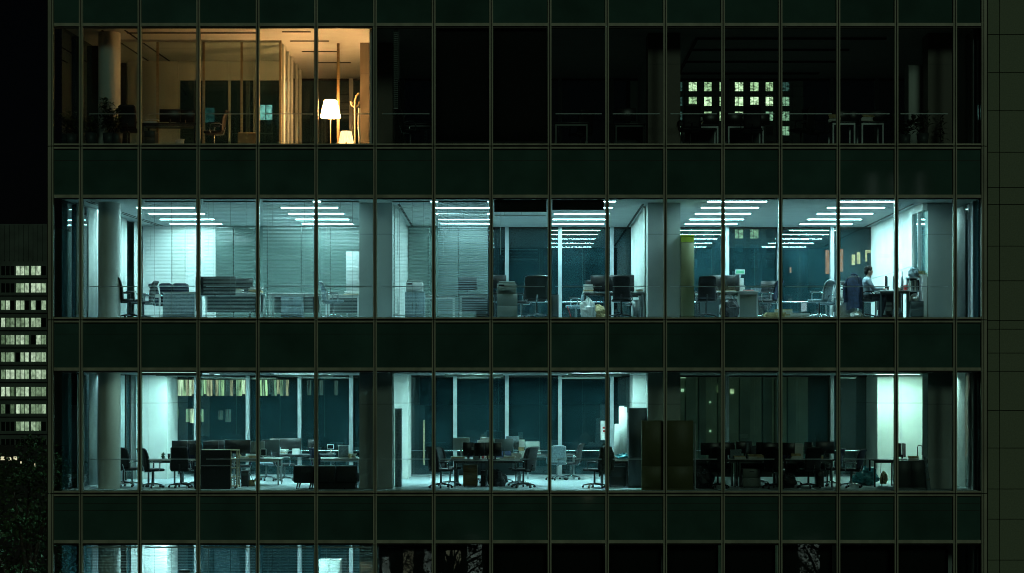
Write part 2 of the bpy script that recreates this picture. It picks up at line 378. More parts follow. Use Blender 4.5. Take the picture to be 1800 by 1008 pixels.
# white wall with panel joints on the right of the middle storey, a window let into it
z = FZ['mid']
for (a, b) in ((2.25, 3.4), (3.41, 4.6), (4.61, 5.8), (5.81, 6.95), (6.96, 7.9)):
    box('wall_panel', WALL, B, 10.72, 10.85, a, b, z, z + 1.46); box('wall_panel', WALL, B, 10.72, 10.85, a, b, z + 1.47, z + CH)
box('wall_panel', WALL, B, 10.72, 10.85, 0.96, 2.24, z, z + 1.15)
box('wall_panel', WALL, B, 10.72, 10.85, 0.96, 2.24, z + 2.85, z + CH)
box('inner_window_frame', ALU, B, 10.73, 10.84, 1.55, 1.60, z + 1.15, z + 2.85)
box('inner_pane', GLASSB, B, 10.78, 10.79, 0.96, 2.24, z + 1.15, z + 2.85)
box('backing_wall', STEELD, B, 10.852, 10.95, 1.61, DEPTH - .1, z, z + CH)
for (a, b) in ((1.2, 4.4), (4.45, 7.8)): box('ceiling_slot', FRAMED, B, 10.50, 10.56, a, b, z + CH - .012, z + CH - .002)
box('ceiling_slot', FRAMED, B, 3.36, 3.42, 1.2, 7.8, z + CH - .012, z + CH - .002)
box('ceiling_slot', FRAMED, B, -3.10, -3.04, 1.2, 7.8, z + CH - .012, z + CH - .002)
for dx in (0.5, 0.62):
    m = MB().bar((xside(.6) + dx, .6, z + CH - .008), (xside(7.8) + dx, 7.8, z + CH - .008), 0.03, 0.012).build('ceiling_slot', FRAMED, B)
# back walls of the middle storey's left room: white wall, grey door, dark glazed screen
box('rear_wall', WALL, B, xside(7.6) + .03, X(302, 7.5), 7.5, 7.6, z, z + CH)
box('rear_wall', COLM, B, X(302, 7.5) + .01, X(325, 7.5), 7.5, 7.6, z, z + CH)
box('rear_wall', WALL, B, X(325, 7.5) + .01, X(379, 7.5), 7.5, 7.6, z, z + CH)
BACKP = mat('back_painted_glass', (0.12, 0.17, 0.155), 0.10, 0.0, 0.08, 1.2)
for (a, b) in ((380, 410), (411, 470), (471, 529), (530, 580), (581, 640), (718, 752), (753, 805), (806, 858)):
    box('screen_wall', BACKP, B, X(a, 7.5), X(b, 7.5), 7.5, 7.6, z, z + CH - .02)
# guard rails just inside the front
for lv in ('top', 'mid', 'low'):
    for i in range(1, 16):
        MB().bar((BX[i] + .16, .22, FZ[lv] + .80), (BX[i+1] - .12, .22, FZ[lv] + .80), 0.03, 0.022).build('guard_rail', ALU, B)

# top storey: glazed rooms on the left
z = FZ['top']
gl = [-10.9, -9.6, -8.36, -7.34, -6.3]
for a, b in zip(gl[:-1], gl[1:]): box('partition_pane', GLASSP, B, a + .03, b - .03, 2.0, 2.012, z + .02, z + CH - .05)
for a in gl[1:]: box('partition_post', WOODL, B, a - .03, a + .03, 1.98, 2.04, z, z + CH)
box('partition_head', WALL, B, gl[0], gl[-1], 1.97, 2.05, z + CH - .05, z + CH)
dl = [2.0, 2.7, 3.6, 4.5, 5.5, 6.5]
for a, b in zip(dl[:-1], dl[1:]): box('partition_pane', GLASSP, B, -6.306, -6.294, a + .05, b - .05, z + .02, z + CH)
for k, a in enumerate(dl[1:]): box('partition_post', WALL, B, -6.34, -6.26, a - (.05 if k % 2 else .16), a + .05, z, z + CH)
box('inner_wall', WALL, B, xside(5) + .3, X(278, 5), 5.0, 5.1, z, z + CH); box('inner_wall', WALL, B, X(279, 5), X(313, 5), 5.0, 5.1, z, z + CH)
for (a, b) in ((314, 357), (358, 402), (403, 446), (447, 492)):
    box('inner_wall_head', WALL, B, X(a, 5), X(b, 5), 5.0, 5.1, z + CH - .55, z + CH)
    box('inner_pane', GLASSP, B, X(a, 5) + .03, X(b, 5) - .03, 5.04, 5.052, z + .02, z + CH - .55)
    box('inner_post', COLM, B, X(a, 5) - .03, X(a, 5) + .03, 5.01, 5.09, z, z + CH - .551)
box('lounge_post', WOODD, B, X(592.2, 2.4), X(596.8, 2.4), 2.38, 2.45, z, z + CH)
for (xa, xb, d) in ((-6.1, -5.35, .75), (-6.05, -5.0, 2.0), (-5.9, -4.9, 3.5), (-5.7, -4.7, 5.2), (-10.2, -6.7, .9)):
    box('ceiling_slot', FRAMED, B, xa, xb, d, d + .10, z + CH - .014, z + CH - .002)
for dx in (0.9, 1.5): MB().bar((xside(.6) + dx, .6, z + CH - .008), (xside(7.8) + dx, 7.8, z + CH - .008), 0.05, 0.012).build('ceiling_slot', FRAMED, B)
# dark right-hand room: lighting track frame on the ceiling
for (p, q) in (((4.85, 1.6), (9.9, 1.6)), ((4.85, 3.2), (9.2, 3.2)), ((4.85, 5.0), (9.2, 5.0)), ((4.85, 6.9), (9.0, 6.9)), ((4.85, 1.65), (4.85, 6.85))):
    MB().bar((p[0], p[1], z + CH - .03), (q[0], q[1], z + CH - .03), 0.07, 0.05).build('lighting_track', FRAMED, B)

# ------------------------------------------------------------------ stone-clad neighbour on the right
S = thing('stone_building', 'grey granite clad wall standing beside the right corner of the glass block', 'building')
sx = [X(1736), X(1757), X(1757) + 1.75, X(1757) + 3.5, X(1757) + 5.2]
box('wall_core', STONEJ, S, sx[0] + .02, sx[-1], 0.06, 10, 0, 31.5)
sy = [-130, -70, -5, 61, 128, 195, 268, 330, 360, 433, 494, 564, 579, 621, 653, 722, 788, 860, 913, 985, 1050, 1120, 1200]
for i in range(len(sx) - 1):
    for a, b in zip(sy[:-1], sy[1:]):
        off = rnd.uniform(-.004, .004)
        box('panel', STONE, S, sx[i] + .008, sx[i+1] - .008, 0.0 + off, 0.055, Z(b) + .009, Z(a) - .009)
box('wall_base', STONE, S, sx[0], sx[-1], 0.0, 0.05, 0, Z(1200) - .01)

# ------------------------------------------------------------------ ceiling lights
ORD = ['first', 'second', 'third', 'fourth', 'fifth', 'sixth']
def strip_light(lv, x0, x1, d, s, label, group, col=(0.56, 0.97, 1.0)):
    zc = FZ[lv] + CH; lp = .06 if lv == 'low' else .008
    t = thing('ceiling_light', label, 'ceiling light', ((x0 + x1) / 2, d, zc), 0, group)
    h = (x1 - x0) / 2
    key = ('tray', round(h, 3))
    lq = .005 if lv == 'low' else .008; MB().box(-h - .07, h + .07, -.15, -.122, -lp, -.001).box(-h - .07, h + .07, .122, .15, -lq, -.001).box(-h - .07, -h, -.121, .121, -lq, -.001).box(h, h + .07, -.121, .121, -lq, -.001).build('housing', WHITEP if lv == 'mid' else STEELG, t)
    MB().box(-h + .002, h - .002, -.105, .105, -.003, -.0012).build('diffuser', tube_mat(s, col), t)
    return t
DS = [0.62, 2.22, 3.87, 5.5, 6.95]
for (x0, x1, cname) in ((-10.2, -8.66, 'left'), (-6.3, -4.78, 'right')):
    for k, d in enumerate(DS):
        if k == 0 and cname == 'left': continue
        strip_light('mid', x0, x1, d, 30 if k < 4 else 15, 'ceiling strip in the blind-hung left room, middle storey, %s column, %s from window' % (cname, ORD[k]), 'strip lights of the middle storey')
for k, d in enumerate(DS):
    strip_light('mid', -2.2, -.68, d, 13, 'ceiling strip behind the half-shut blinds left of centre, middle storey, %s from window' % ORD[k], 'strip lights of the middle storey')
    strip_light('mid', 1.1, 2.63, d, 26, 'ceiling strip of the central room with paired monitors, middle storey, %s from window' % ORD[k], 'strip lights of the middle storey')
for (x0, x1, cname) in ((5.04, 6.57, 'nearer the khaki cabinet'), (8.44, 9.97, 'over the seated person')):
    for k, d in enumerate(DS):
        strip_light('mid', x0, x1, d, 38, 'ceiling strip in the bright right room, column %s, %s from window' % (cname, ORD[k]), 'strip lights of the middle storey')
for (x0, x1, cname, s) in ((-10.0, -8.5, 'by the round column', 40), (-6.8, -5.3, 'over the black sofa', 44), (-1.9, -.4, 'over the desk cluster', 46), (1.5, 3.0, 'beside the centre pier', 46)):
    for k, d in enumerate((4.3, 5.6) if x0 < 1 else (1.9, 5.6)):
        strip_light('low', x0, x1, d, s, 'fluorescent strip at the ceiling of the lower storey %s, %s row' % (cname, ('front', 'rear')[k]), 'strip lights of the lower storey', (0.54, 0.98, 0.95))
strip_light('low', -9.7, -8.2, .5, 8, 'fluorescent strip added to light the round column, close to the glass, lower storey', 'strip lights of the lower storey', (0.60, 1.0, 0.86))  # added lamp, brightens the front of the round column
strip_light('mid', -11.3, -10.85, 2.6, 16, 'short ceiling strip added to light the glass corner left of the round column, middle storey', 'strip lights of the middle storey')  # unseen lamp added to brighten the left corner
strip_light('low', -11.3, -10.85, 2.6, 14, 'short ceiling strip added to light the glass corner left of the round column, lower storey', 'strip lights of the lower storey')  # same added corner lamp, one storey down
strip_light('mid', 11.05, 11.85, 2.6, 8, 'short ceiling strip added to light the glass corner right of the bright room', 'strip lights of the middle storey')  # lamp added because the right corner gets no room light
strip_light('low', 11.05, 11.85, 2.6, 16, 'short ceiling strip added to light the glass corner at the right end, lower storey', 'strip lights of the lower storey', (0.58, 1.0, 0.9))  # lamp added to lift the right corner here too
strip_light('low', 10.3, 11.7, 5.2, 44, 'fluorescent strip washing the white pier at the right end of the lower storey', 'strip lights of the lower storey', (0.58, 1.0, 0.82))
for (x0, x1, cname) in ((-10.2, -8.66, 'left'), (-6.3, -4.78, 'right')):
    for k, d in enumerate((2.2, 5.5)):
        strip_light('bottom', x0, x1, d, 62, 'fluorescent strip behind the blinds of the bottom storey, %s column, %s row' % (cname, ('front', 'rear')[k]), 'strip lights of the bottom storey')

# ------------------------------------------------------------------ window coverings
def venetian(lv, i, tilt, drop, label, pitch=0.05, m=None, x0=None, x1=None):
    zt = FZ[lv] + CH - 0.03
    a = x0 if x0 is not None else BX[i] + .10; b = x1 if x1 is not None else BX[i+1] - .10
    t = thing('venetian_blind', label, 'blind', ((a + b) / 2, 0.16, zt), 0, 'venetian blinds behind the front glass')
    h = (b - a) / 2; m = m or BLIND
    MB().box(-h, h, -.02, .02, -.04, 0).build('head_rail', WHITEP, t)
    s = MB(); n = int(drop / pitch); wv = .0115 if pitch < .044 else .019; ct, st = cos(tilt) * wv, sin(tilt) * wv
    for k in range(n):
        zz = -.07 - k * pitch + rnd.uniform(-.003, .003); tw = rnd.uniform(-.002, .002)
        s.add([(-h, -ct, zz - st), (h, -ct, zz - st + tw), (h, 0, zz + .003 + tw), (-h, 0, zz + .003), (h, ct, zz + st + tw), (-h, ct, zz + st)], [(0,1,2,3),(3,2,4,5)])
    o = s.build('slats', m, t); o['kind'] = 'stuff'
    MB().box(-h, h, -.014, .014, -.07 - n * pitch - .02, -.07 - n * pitch).build('bottom_rail', WHITEP, t)
    for u in (-.62, .05, .66):
        MB().box(h*u - .003, h*u + .003, -.021, -.018, -.07 - n * pitch, -.04).build('cord', STEELG, t)
    MB().tube([(-h + .14, -.03, -.05), (-h + .14, -.03, -1.4)], .005, 6).build('tilt_wand', WHITEP, t)
venetian('mid', 2, R(12), 2.9, 'open slatted venetian blind in front of the white wall and mesh chairs', pitch=.036)
venetian('mid', 3, R(15), 2.9, 'open slatted venetian blind in front of the large dark wall screen', pitch=.036)
venetian('mid', 4, R(18), 2.9, 'half open venetian blind one bay left of the lit whiteboard, middle storey', pitch=.036)
venetian('mid', 5, R(16), 2.9, 'half open venetian blind beside the left square column, lit whiteboard behind it', pitch=.036, x1=X(631, .16))
venetian('mid', 6, R(16), 2.9, 'half open venetian blind just right of the left square column, middle storey', pitch=.036, x0=X(690, .16))
venetian('mid', 7, R(36), 2.9, 'nearly shut blue grey venetian blind left of the half-drawn black roller', pitch=.045, m=BLINDB)
venetian('mid', 8, R(10), .35, 'short gathered venetian blind under the black roller, middle storey')
venetian('bottom', 1, R(9), 2.9, 'venetian blind of the bottom storey in front of the round column', pitch=.04)
venetian('bottom', 2, R(9), 2.9, 'bright venetian blind of the bottom storey, second full bay from the left', pitch=.04)
venetian('bottom', 3, R(9), 2.9, 'venetian blind of the bottom storey, third full bay from the left', pitch=.04)
venetian('bottom', 4, R(9), 2.9, 'venetian blind of the bottom storey, fourth full bay from the left', pitch=.04)
venetian('bottom', 5, R(9), 2.9, 'rightmost lit venetian blind of the bottom storey', pitch=.04)
def roller(lv, i, drop, label, d=.11):
    zt = FZ[lv] + CH; a = BX[i] + .075; b = BX[i+1] - .075
    t = thing('roller_blind', label, 'blind', ((a + b) / 2, d, zt), 0, 'black roller blinds'); h = (b - a) / 2
    MB().tube([(-h, .02, -.03), (h, .02, -.03)], .025, 10).build('roller', FRAMED, t)
    MB().sheet(lambda u, v: (-h + 2*h*u, .004 * sin(u * 9 + v * 3), -.03 - v * drop), 6, 6, .003, (0, 1, 0)).build('fabric', ROLLB, t)
    MB().box(-h, h, -.008, .012, -.03 - drop - .025, -.03 - drop).build('bottom_bar', FRAMED, t)
roller('mid', 8, .27, 'black roller blind drawn a little way down above the printer')
roller('mid', 9, .22, 'black roller blind drawn a little way down, right of the centre mullion')
roller('top', 7, 2.95, 'fully lowered black roller blind, left one of the black top-storey pair')
roller('top', 8, 2.95, 'fully lowered black roller blind, right one of the black top-storey pair')
for i in range(6, 16):
    roller('bottom', i, 2.95, 'added black roller darkening the room, bottom storey, %s bay right of the lit blinds' % (ORD + ['seventh', 'eighth', 'ninth', 'tenth'])[i - 6], d=.4)  # black sheets added so the unlit rooms behind look dark
venetian('top', 6, R(30), 2.0, 'narrow pale blind strip in the dark top-storey bay right of the lamp', x0=X(692, .2), x1=X(700, .2))
# curtain folds along the right wall of the central room
zc = FZ['mid']
MB().sheet(lambda u, v: (3.50 - .05 * sin(u * 70) - .02 * sin(u * 23 + 1), 1.76 + 5.9 * u, zc + .03 + v * (CH - .06)), 150, 2, .006, (1, 0, 0)).build('curtain', CURTAIN)
tag(bpy.data.objects['curtain'], 'white pleated curtain hanging along the right wall of the central room', 'curtain')
for k, (a, b) in enumerate(((.7, 1.2), (1.7, 2.5), (3.1, 3.9), (4.15, 5.2), (6.0, 6.7))):
    o = MB().sheet(lambda u, v: (xside(a + (b-a)*u) + .20 + .025 * sin(u * 45), a + (b-a)*u, zc + .03 + v * (CH - .06)), 40, 2, .006, (1, 0, 0)).build('curtain', CURTAIN if k != 0 else BLIND)
    tag(o, 'white drape against the left side glass of the middle storey, %s from the front' % ORD[k], 'curtain', 'side drapes of the middle storey')
CURTG = mat('grey_drape', (.42, .50, .50), .85, 0, .06, 5)
zc = FZ['low']
for k, (a, b) in enumerate(((.75, 1.3), (1.75, 2.4), (4.1, 5.0), (6.2, 7.0))):
    o = MB().sheet(lambda u, v: (xside(a + (b-a)*u) + .20 + .02 * sin(u * 40), a + (b-a)*u, zc + .03 + v * (CH - .06)), 40, 2, .006, (1, 0, 0)).build('curtain', CURTG)
    tag(o, 'grey drape against the left side glass of the lower storey, %s from the front' % ORD[k], 'curtain', 'side drapes of the lower storey')

# ------------------------------------------------------------------ furniture prototypes
def star_base(t, m, n=5, r=.31):
    MB().tube([(0,0,.10), (0,0,.44)], [.028, .022], 10).build('gas_column', m, t)
    for k in range(n):
        a = 2*pi*k/n + .3; c, s = cos(a), sin(a)
        MB().tube([(c*.02, s*.02, .115), (c*r*.6, s*r*.6, .095), (c*r, s*r, .068)], [.026, .02, .014], 6).build('base_leg', m, t)
        MB().tube([(c*r - s*.022, s*r + c*.022, .032), (c*r + s*.022, s*r - c*.022, .032)], .030, 10).build('caster', BLACKP, t)
def make_chair(name, seatm, backm, frame, back_h=1.10, width=.47, arms=True, wing=0.0, edge=None):
    t = thing(name, 'x', 'chair')
    MB().rbox(-.24, .24, -.245, .245, .44, .515, .035).build('seat', seatm, t)
    def bk(u, v):
        y = (u - .5) * width * (1 - .10 * abs(v - .35)); zz = .50 + (back_h - .50) * v
        x = -.235 - .14 * v + .05 * sin(v * 2.6) + .10 * (u - .5) ** 2
        edge_r = .035 * max(0, (abs(u - .5) * 2 - .8) / .2) ** 2 * (1 if v > .9 else 0)
        return (x, y, zz - edge_r)
    b = MB().sheet(bk, 8, 10, .045, (-1, 0, 0)).build('backrest', backm, t)
    MB().tube([(-.05, 0, .43), (-.24, 0, .43), (-.30, 0, .62)], .022, 6).build('back_support', frame, t)
    if edge:
        for u in (0.0, 1.0): MB().tube([Vector(bk(u, v / 8)) + Vector((-.02, 0, 0)) for v in range(9)], .016, 6).build('back_edge', edge, b)
        MB().tube([Vector(bk(u / 6, 1.0)) + Vector((-.02, 0, 0)) for u in range(7)], .016, 6).build('back_edge', edge, b)
    if arms:
        for s in (-1, 1):
            MB().tube([(.04, s*.25, .46), (.05, s*.29, .50), (.05, s*.29, .66), (.0, s*.29, .69), (-.20, s*.28, .69), (-.25, s*.23, .66)], .015, 6).build('armrest', frame, t)
            MB().rbox(-.17, .10, s*.29 - .03, s*.29 + .03, .69, .715, .010, 1).build('arm_pad', BLACKP, t)
    star_base(t, frame)
    return t
P_BLACK = make_chair('office_chair', BLACK, BLACK, BLACKP, 1.10)
P_CHROME = make_chair('office_chair', BLACK, BLACK, CHROME, 1.06, .46)
P_MESH = make_chair('office_chair', BLACK, NAVY, CHROME, 1.02, .44, edge=BLACKP)
P_PALE = make_chair('office_chair', GREYF, GREYF, CHROME, 1.0, .44, edge=ALU)
P_WIDE = make_chair('office_chair', STEELD, STEELD, CHROME, 1.10, .66, edge=CHROME)
USED = set()
def chair(P, lv, px, d, deg, label, group='office chairs'):
    loc = (X(px, d), d, FZ[lv])
    if P.name not in USED:
        USED.add(P.name); P.location = loc; P.rotation_euler = (0, 0, R(deg)); P['label'] = label; P['group'] = group; return P
    return copy_tree(P, loc, R(deg), label, group)

def desk(lv, px0, px1, d0, dep, label, top=DESKT, legm=CHROME, h=.73, panel=True, group='desks'):
    x0, x1 = X(px0, d0), X(px1, d0); w = x1 - x0
    t = thing('desk', label, 'desk', ((x0 + x1) / 2, d0 + dep / 2, FZ[lv]), 0, group)
    MB().rbox(-w/2, w/2, -dep/2, dep/2, h - .028, h, .006, 1).build('desk_top', top, t)
    for sx_ in (-1, 1):
        for sy_ in (-1, 1):
            MB().box(sx_*(w/2 - .05) - .02, sx_*(w/2 - .05) + .02, sy_*(dep/2 - .06) - .02, sy_*(dep/2 - .06) + .02, 0, h - .03).build('leg', legm, t)
    MB().box(-w/2 + .07, w/2 - .07, -dep/2 + .04, -dep/2 + .08, h - .09, h - .03).build('rail', legm, t)
    if panel: MB().box(-w/2 + .08, w/2 - .08, dep/2 - .08, dep/2 - .06, .25, h - .04).build('modesty_panel', STEELD, t)
    return t
def drawers(lv, px0, px1, d, dep, h, label, m=STEELG, n=3, zb=0.0):
    x0, x1 = X(px0, d), X(px1, d); w = (x1 - x0) / 2
    t = thing('drawer_unit', label, 'drawer unit', ((x0 + x1) / 2, d + dep / 2, FZ[lv] + zb), 0, 'drawer units')
    MB().box(-w, w, -dep/2 + .02, dep/2, .03, h).build('carcass', m, t)
    hh = (h - .05) / n
    for k in range(n):
        f = MB().rbox(-w + .006, w - .006, -dep/2, -dep/2 + .019, .04 + k*hh + .004, .04 + (k+1)*hh - .004, .004, 1).build('drawer_front', m, t)
        MB().box(-.06, .06, -dep/2 - .018, -dep/2 - .002, .04 + (k+1)*hh - .06, .04 + (k+1)*hh - .045).build('handle', STEELD, f)
    for sx_ in (-1, 1):
        for sy_ in (-1, 1): MB().tube([(sx_*(w-.04) - .01, sy_*(dep/2-.06), .015), (sx_*(w-.04) + .01, sy_*(dep/2-.06), .015)], .015, 8).build('caster', BLACKP, t)
    return t
def cabinet(lv, px0, px1, d, dep, h, label, m, doors=2, seam=None, name='cabinet', handle=True):
    x0, x1 = X(px0, d), X(px1, d); w = (x1 - x0) / 2
    t = thing(name, label, 'cabinet', ((x0 + x1) / 2, d + dep / 2, FZ[lv]), 0, 'storage cabinets')
    MB().box(-w, w, -dep/2 + .022, dep/2, .0, h).build('carcass', m, t)
    zs = [.05] + ([seam] if seam else []) + [h - .02]
    for za, zb in zip(zs[:-1], zs[1:]):
        for k in range(doors):
            a = -w + 2*w*k/doors + .004; b = -w + 2*w*(k+1)/doors - .004
            f = MB().rbox(a, b, -dep/2, -dep/2 + .02, za + .003, zb - .003, .004, 1).build('door', m, t)
            if handle:
                hx = b - .05 if k == 0 else a + .05
                MB().box(hx - .008, hx + .008, -dep/2 - .02, -dep/2 - .002, (za+zb)/2 - .08, (za+zb)/2 + .08).build('handle', STEELD, f)
    return t
MON = {}
def monitor(lv, px, d, deg, label, w=.54, h=.34, zb=.73, lift=.12, bez=BLACKP, on=None, tower=False):
    t = thing('monitor', label, 'monitor', (X(px, d), d, FZ[lv] + zb), R(deg), 'computer monitors')
    b = MB().rbox(-w/2, w/2, -.02, .02, lift, lift + h, .008, 1).build('casing', bez, t)
    MB().box(-w/2 + .015, w/2 - .015, -.0225, -.0205, lift + .02, lift + h - .015).build('display', on or SCREEN, b)
    MB().tube([(0, .04, .01), (0, .045, lift + .06)], .022, 8).build('neck', bez, t)
    MB().rbox(-.12, .12, -.07, .10, .001, .014, .005, 1).build('foot', bez, t)
    return t
def papers(lv, px, d, z, w, dep, h, label, m=None, n=6):
    t = thing('paper_stack', label, 'papers', (X(px, d), d, FZ[lv] + z), R(rnd.uniform(-9, 9)), 'stacks of paper and files')
    for k in range(n):
        dx, dy = rnd.uniform(-.03, .03), rnd.uniform(-.02, .02); hh = h / n
        mm = m or (PAPER if rnd.random() < .75 else PAPERC)
        MB().box(-w/2 + dx, w/2 + dx, -dep/2 + dy, dep/2 + dy, k*hh + .0006, (k+1)*hh - .0006).build('folder', mm, t)
    return t
def pc_tower(lv, px, d, label, m=BLACKP, z=0):
    t = thing('computer_tower', label, 'computer', (X(px, d), d, FZ[lv] + z), 0, 'computer towers')
    MB().rbox(-.09, .09, -.21, .21, .012, .43, .01, 1).build('case', m, t)
    MB().box(-.075, .075, -.217, -.2102, .30, .36).build('drive_bay', STEELD, t)
    MB().box(-.075, .075, -.216, -.2102, .04, .2).build('front_grille', FRAMED, t)
    for sx_ in (-1, 1): MB().box(sx_*.08 - .012, sx_*.08 + .012, -.18, .18, 0, .0118).build('foot', BLACKP, t)
def bin_(lv, px, d, label, m=BLACKP, r=.14, h=.33):
    t = thing('waste_bin', label, 'bin', (X(px, d), d, FZ[lv]), 0, 'waste bins')
    MB().lathe([(0, .008), (r*.8, .008), (r*.8, 0), (r, h), (r - .012, h), (r*.76, .02)], 20).build('bucket', m, t)
    MB().lathe([(r - .01, h - .012), (r + .01, h - .012), (r + .01, h + .004), (r - .01, h + .004), (r - .01, h - .012)], 20).build('rim', m, t)
def bag(lv, px, d, z, rx, ry, rz_, label, m, cat='bag', seed=1, name='bag'):
    rr = random.Random(seed); b = MB(); n, mm = 18, 12; vs = []; fs = []
    ph = [rr.uniform(0, 6) for _ in range(8)]
    for i in range(mm + 1):
        th = pi * i / mm
        for k in range(n):
            a = 2*pi*k/n
            f = 1 + .13*sin(3*a + ph[0] + 2*th) + .10*sin(5*a + ph[1] - 3*th) + .08*sin(7*th + ph[2] + 2*a) + rr.uniform(-.05, .05)
            zz = cos(th) * rz_ * f; vs.append((rx*sin(th)*cos(a)*f, ry*sin(th)*sin(a)*f, max(zz + rz_*.8, 0.0)))
    for i in range(mm):
        for k in range(n): fs.append((i*n+k, (i+1)*n+k, (i+1)*n+(k+1) % n, i*n+(k+1) % n))
    b.add(vs, fs, False); o = b.build(name, m, None, (X(px, d), d, FZ[lv] + z)); return tag(o, label, cat)
def mug(lv, px, d, z, label, m, h=.10, r=.04):
    t = thing('cup', label, 'cup', (X(px, d), d, FZ[lv] + z), 0, 'cups and pots on desks')
    MB().lathe([(0, 0), (r*.85, 0), (r, h), (r - .005, h), (r*.8, .01), (0, .01)], 16).build('bowl', m, t)
    MB().tube([(r*.95, 0, h*.8), (r*1.6, 0, h*.7), (r*1.6, 0, h*.35), (r*.9, 0, h*.25)], .006, 6).build('handle', m, t)
def keyboard(lv, px, d, label, z=.73, deg=0, m=BLACKP):
    t = thing('keyboard', label, 'keyboard', (X(px, d), d, FZ[lv] + z), R(deg), 'keyboards')
    MB().rbox(-.22, .22, -.07, .07, .001, .02, .005, 1).build('case', m, t)
    for r_ in range(4): MB().box(-.205, .205, -.055 + r_*.029, -.032 + r_*.029, .0202, .027).build('key_row', STEELG, t)
def plant(lv, px, d, h, label, n=26, spread=.35, potr=.17, pot=True, seed=1, leaf=(.16, .035)):
    rr = random.Random(seed); t = thing('potted_plant', label, 'plant', (X(px, d), d, FZ[lv]), 0, 'potted plants')
    ph = .34 if potr > .1 else .10
    MB().lathe([(0, .0), (potr*.78, 0), (potr, ph), (potr*.9, ph), (potr*.88, ph - .03), (0, ph - .03)], 20).build('pot', STEELD, t)
    st = MB(); lf = MB()
    for k in range(max(3, n // 6)):
        a = rr.uniform(0, 2*pi); top = Vector((cos(a)*spread*rr.uniform(.1, .5), sin(a)*spread*rr.uniform(.1, .5), h*rr.uniform(.7, 1)))
        base = Vector((rr.uniform(-.04, .04), rr.uniform(-.04, .04), ph - .04)); mid_ = base.lerp(top, .5) + Vector((rr.uniform(-.05, .05), rr.uniform(-.05, .05), 0))
        st.tube([base, mid_, top], [.012, .009, .004], 5)
        for j in range(n):
            f = rr.uniform(.2, 1); p = base.lerp(mid_, f*2) if f < .5 else mid_.lerp(top, f*2 - 1)
            b = rr.uniform(0, 2*pi); L = leaf[0]*rr.uniform(.6, 1.3); dv = Vector((cos(b), sin(b), rr.uniform(-.3, .8))).normalized()
            s_ = dv.cross(Vector((0,0,1))).normalized()*leaf[1]; q = p + dv*L*.5 + Vector((0,0,.02)); e = p + dv*L - Vector((0,0,.03))
            lf.add([p, q + s_, e, q - s_], [(0,1,2,3)])
    st.build('stem', BARK, t); o = lf.build('foliage', LEAF, t)
    return t

# ================================================================== LOWER STOREY
L = 'low'
chair(P_BLACK, L, 217, 2.2, 30, 'black office chair half hidden behind the round column, lower storey')
chair(P_CHROME, L, 232, 1.9, 48, 'black office chair with metal arms just right of the round column, lower storey')
chair(P_CHROME, L, 268, 1.3, 42, 'dark office chair turned side-on at the table beside the white pier')
chair(P_BLACK, L, 318, 1.35, 92, 'black high-backed office chair seen from behind, left of the wooden shelf unit')
desk(L, 257, 345, 1.7, .8, 'pale table beside the white pier, three black chairs around it', legm=STEELD, panel=False)
plant(L, 287, 1.9, .17, 'small leafy pot plant on the pale table, lower storey', n=8, spread=.10, potr=.045, seed=3, leaf=(.07, .02)).location.z += .731
for k, (px, d, dg) in enumerate(((316, 3.6, 170), (334, 3.9, 190), (371, 3.2, 165), (380, 4.2, 200))):
    monitor(L, px, d, dg, 'dark monitor on the rear desk row behind the wooden shelf unit, %s from the left' % ORD[k], w=.46)
desk(L, 303, 392, 3.2, 1.4, 'long dark rear desk carrying four monitors behind the shelf unit', top=DESKD, legm=STEELD)
# shelf unit with dark back
x0, x1 = X(352.5, .75), X(405, .75); zf = FZ[L]
t = thing('shelf_unit', 'wooden cubby shelf with a black back panel standing behind the glass, lower storey', 'shelf', ((x0+x1)/2, 1.0, zf), 0)
hw = (x1 - x0) / 2
MB().box(-hw, hw, -.25, -.23, .06, 1.02).build('back_panel', BLACK, t)
MB().box(-hw - .15, hw + .0, -.30, -.27, .0, .60).build('lower_board', BLACK, t)
MB().box(-hw - .15, hw, -.305, -.265, .602, .615).build('board_trim', ALU, t)
for k in range(5): MB().box(-hw, hw + .17, -.22, .20, .06 + k*.235, .085 + k*.235).build('shelf_board', WOODL, t)
for xx in (hw + .005, hw + .165): MB().box(xx - .015, xx + .015, -.225, -.19, .03, 1.03).build('upright', WOODL, t)
MB().box(hw + .15, hw + .18, .17, .205, .03, 1.03).build('upright', WOODL, t)
for xx in (-hw + .05, hw + .1): MB().tube([(xx - .015, -.1, .03), (xx + .015, -.1, .03)], .03, 8).build('caster', BLACKP, t)
chair(P_MESH, L, 347, 2.4, 60, 'dark chair partly hidden behind the black board of the shelf unit')
desk(L, 408, 492, 2.6, .8, 'cluttered pale desk right of the wooden shelf unit', legm=ALU, panel=False)
pc_tower(L, 432, 2.1, 'black computer tower on the floor right of the wooden shelf unit')
bin_(L, 441, 2.2, 'pale bin on the floor beside the black computer tower', PAPERC, .13, .16)
monitor(L, 418, 3.0, 175, 'wide dark monitor on the cluttered desk right of the shelf unit', w=.72, h=.38)
monitor(L, 452, 3.1, 184, 'pale cased monitor on the cluttered desk, left of the rear window rail', w=.42, h=.34, bez=STEELG)
monitor(L, 476, 4.0, 182, 'grey monitor behind the cluttered desk, next to the small white one', w=.5, h=.36, bez=STEELD)
monitor(L, 463, 2.8, 10, 'small white framed screen on the right end of the cluttered desk', w=.16, h=.2, lift=.06, bez=WHITEP)
papers(L, 430, 2.8, .73, .3, .22, .06, 'loose papers in the middle of the cluttered desk')
papers(L, 445, 2.75, .73, .2, .2, .11, 'short pile of coloured files on the cluttered desk')
mug(L, 421, 2.75, .73, 'orange cup at the left end of the cluttered desk', PAPERC)
chair(P_PALE, L, 468, 5.4, 180, 'pale office chair with a steel star base at the far end of the sofa area')
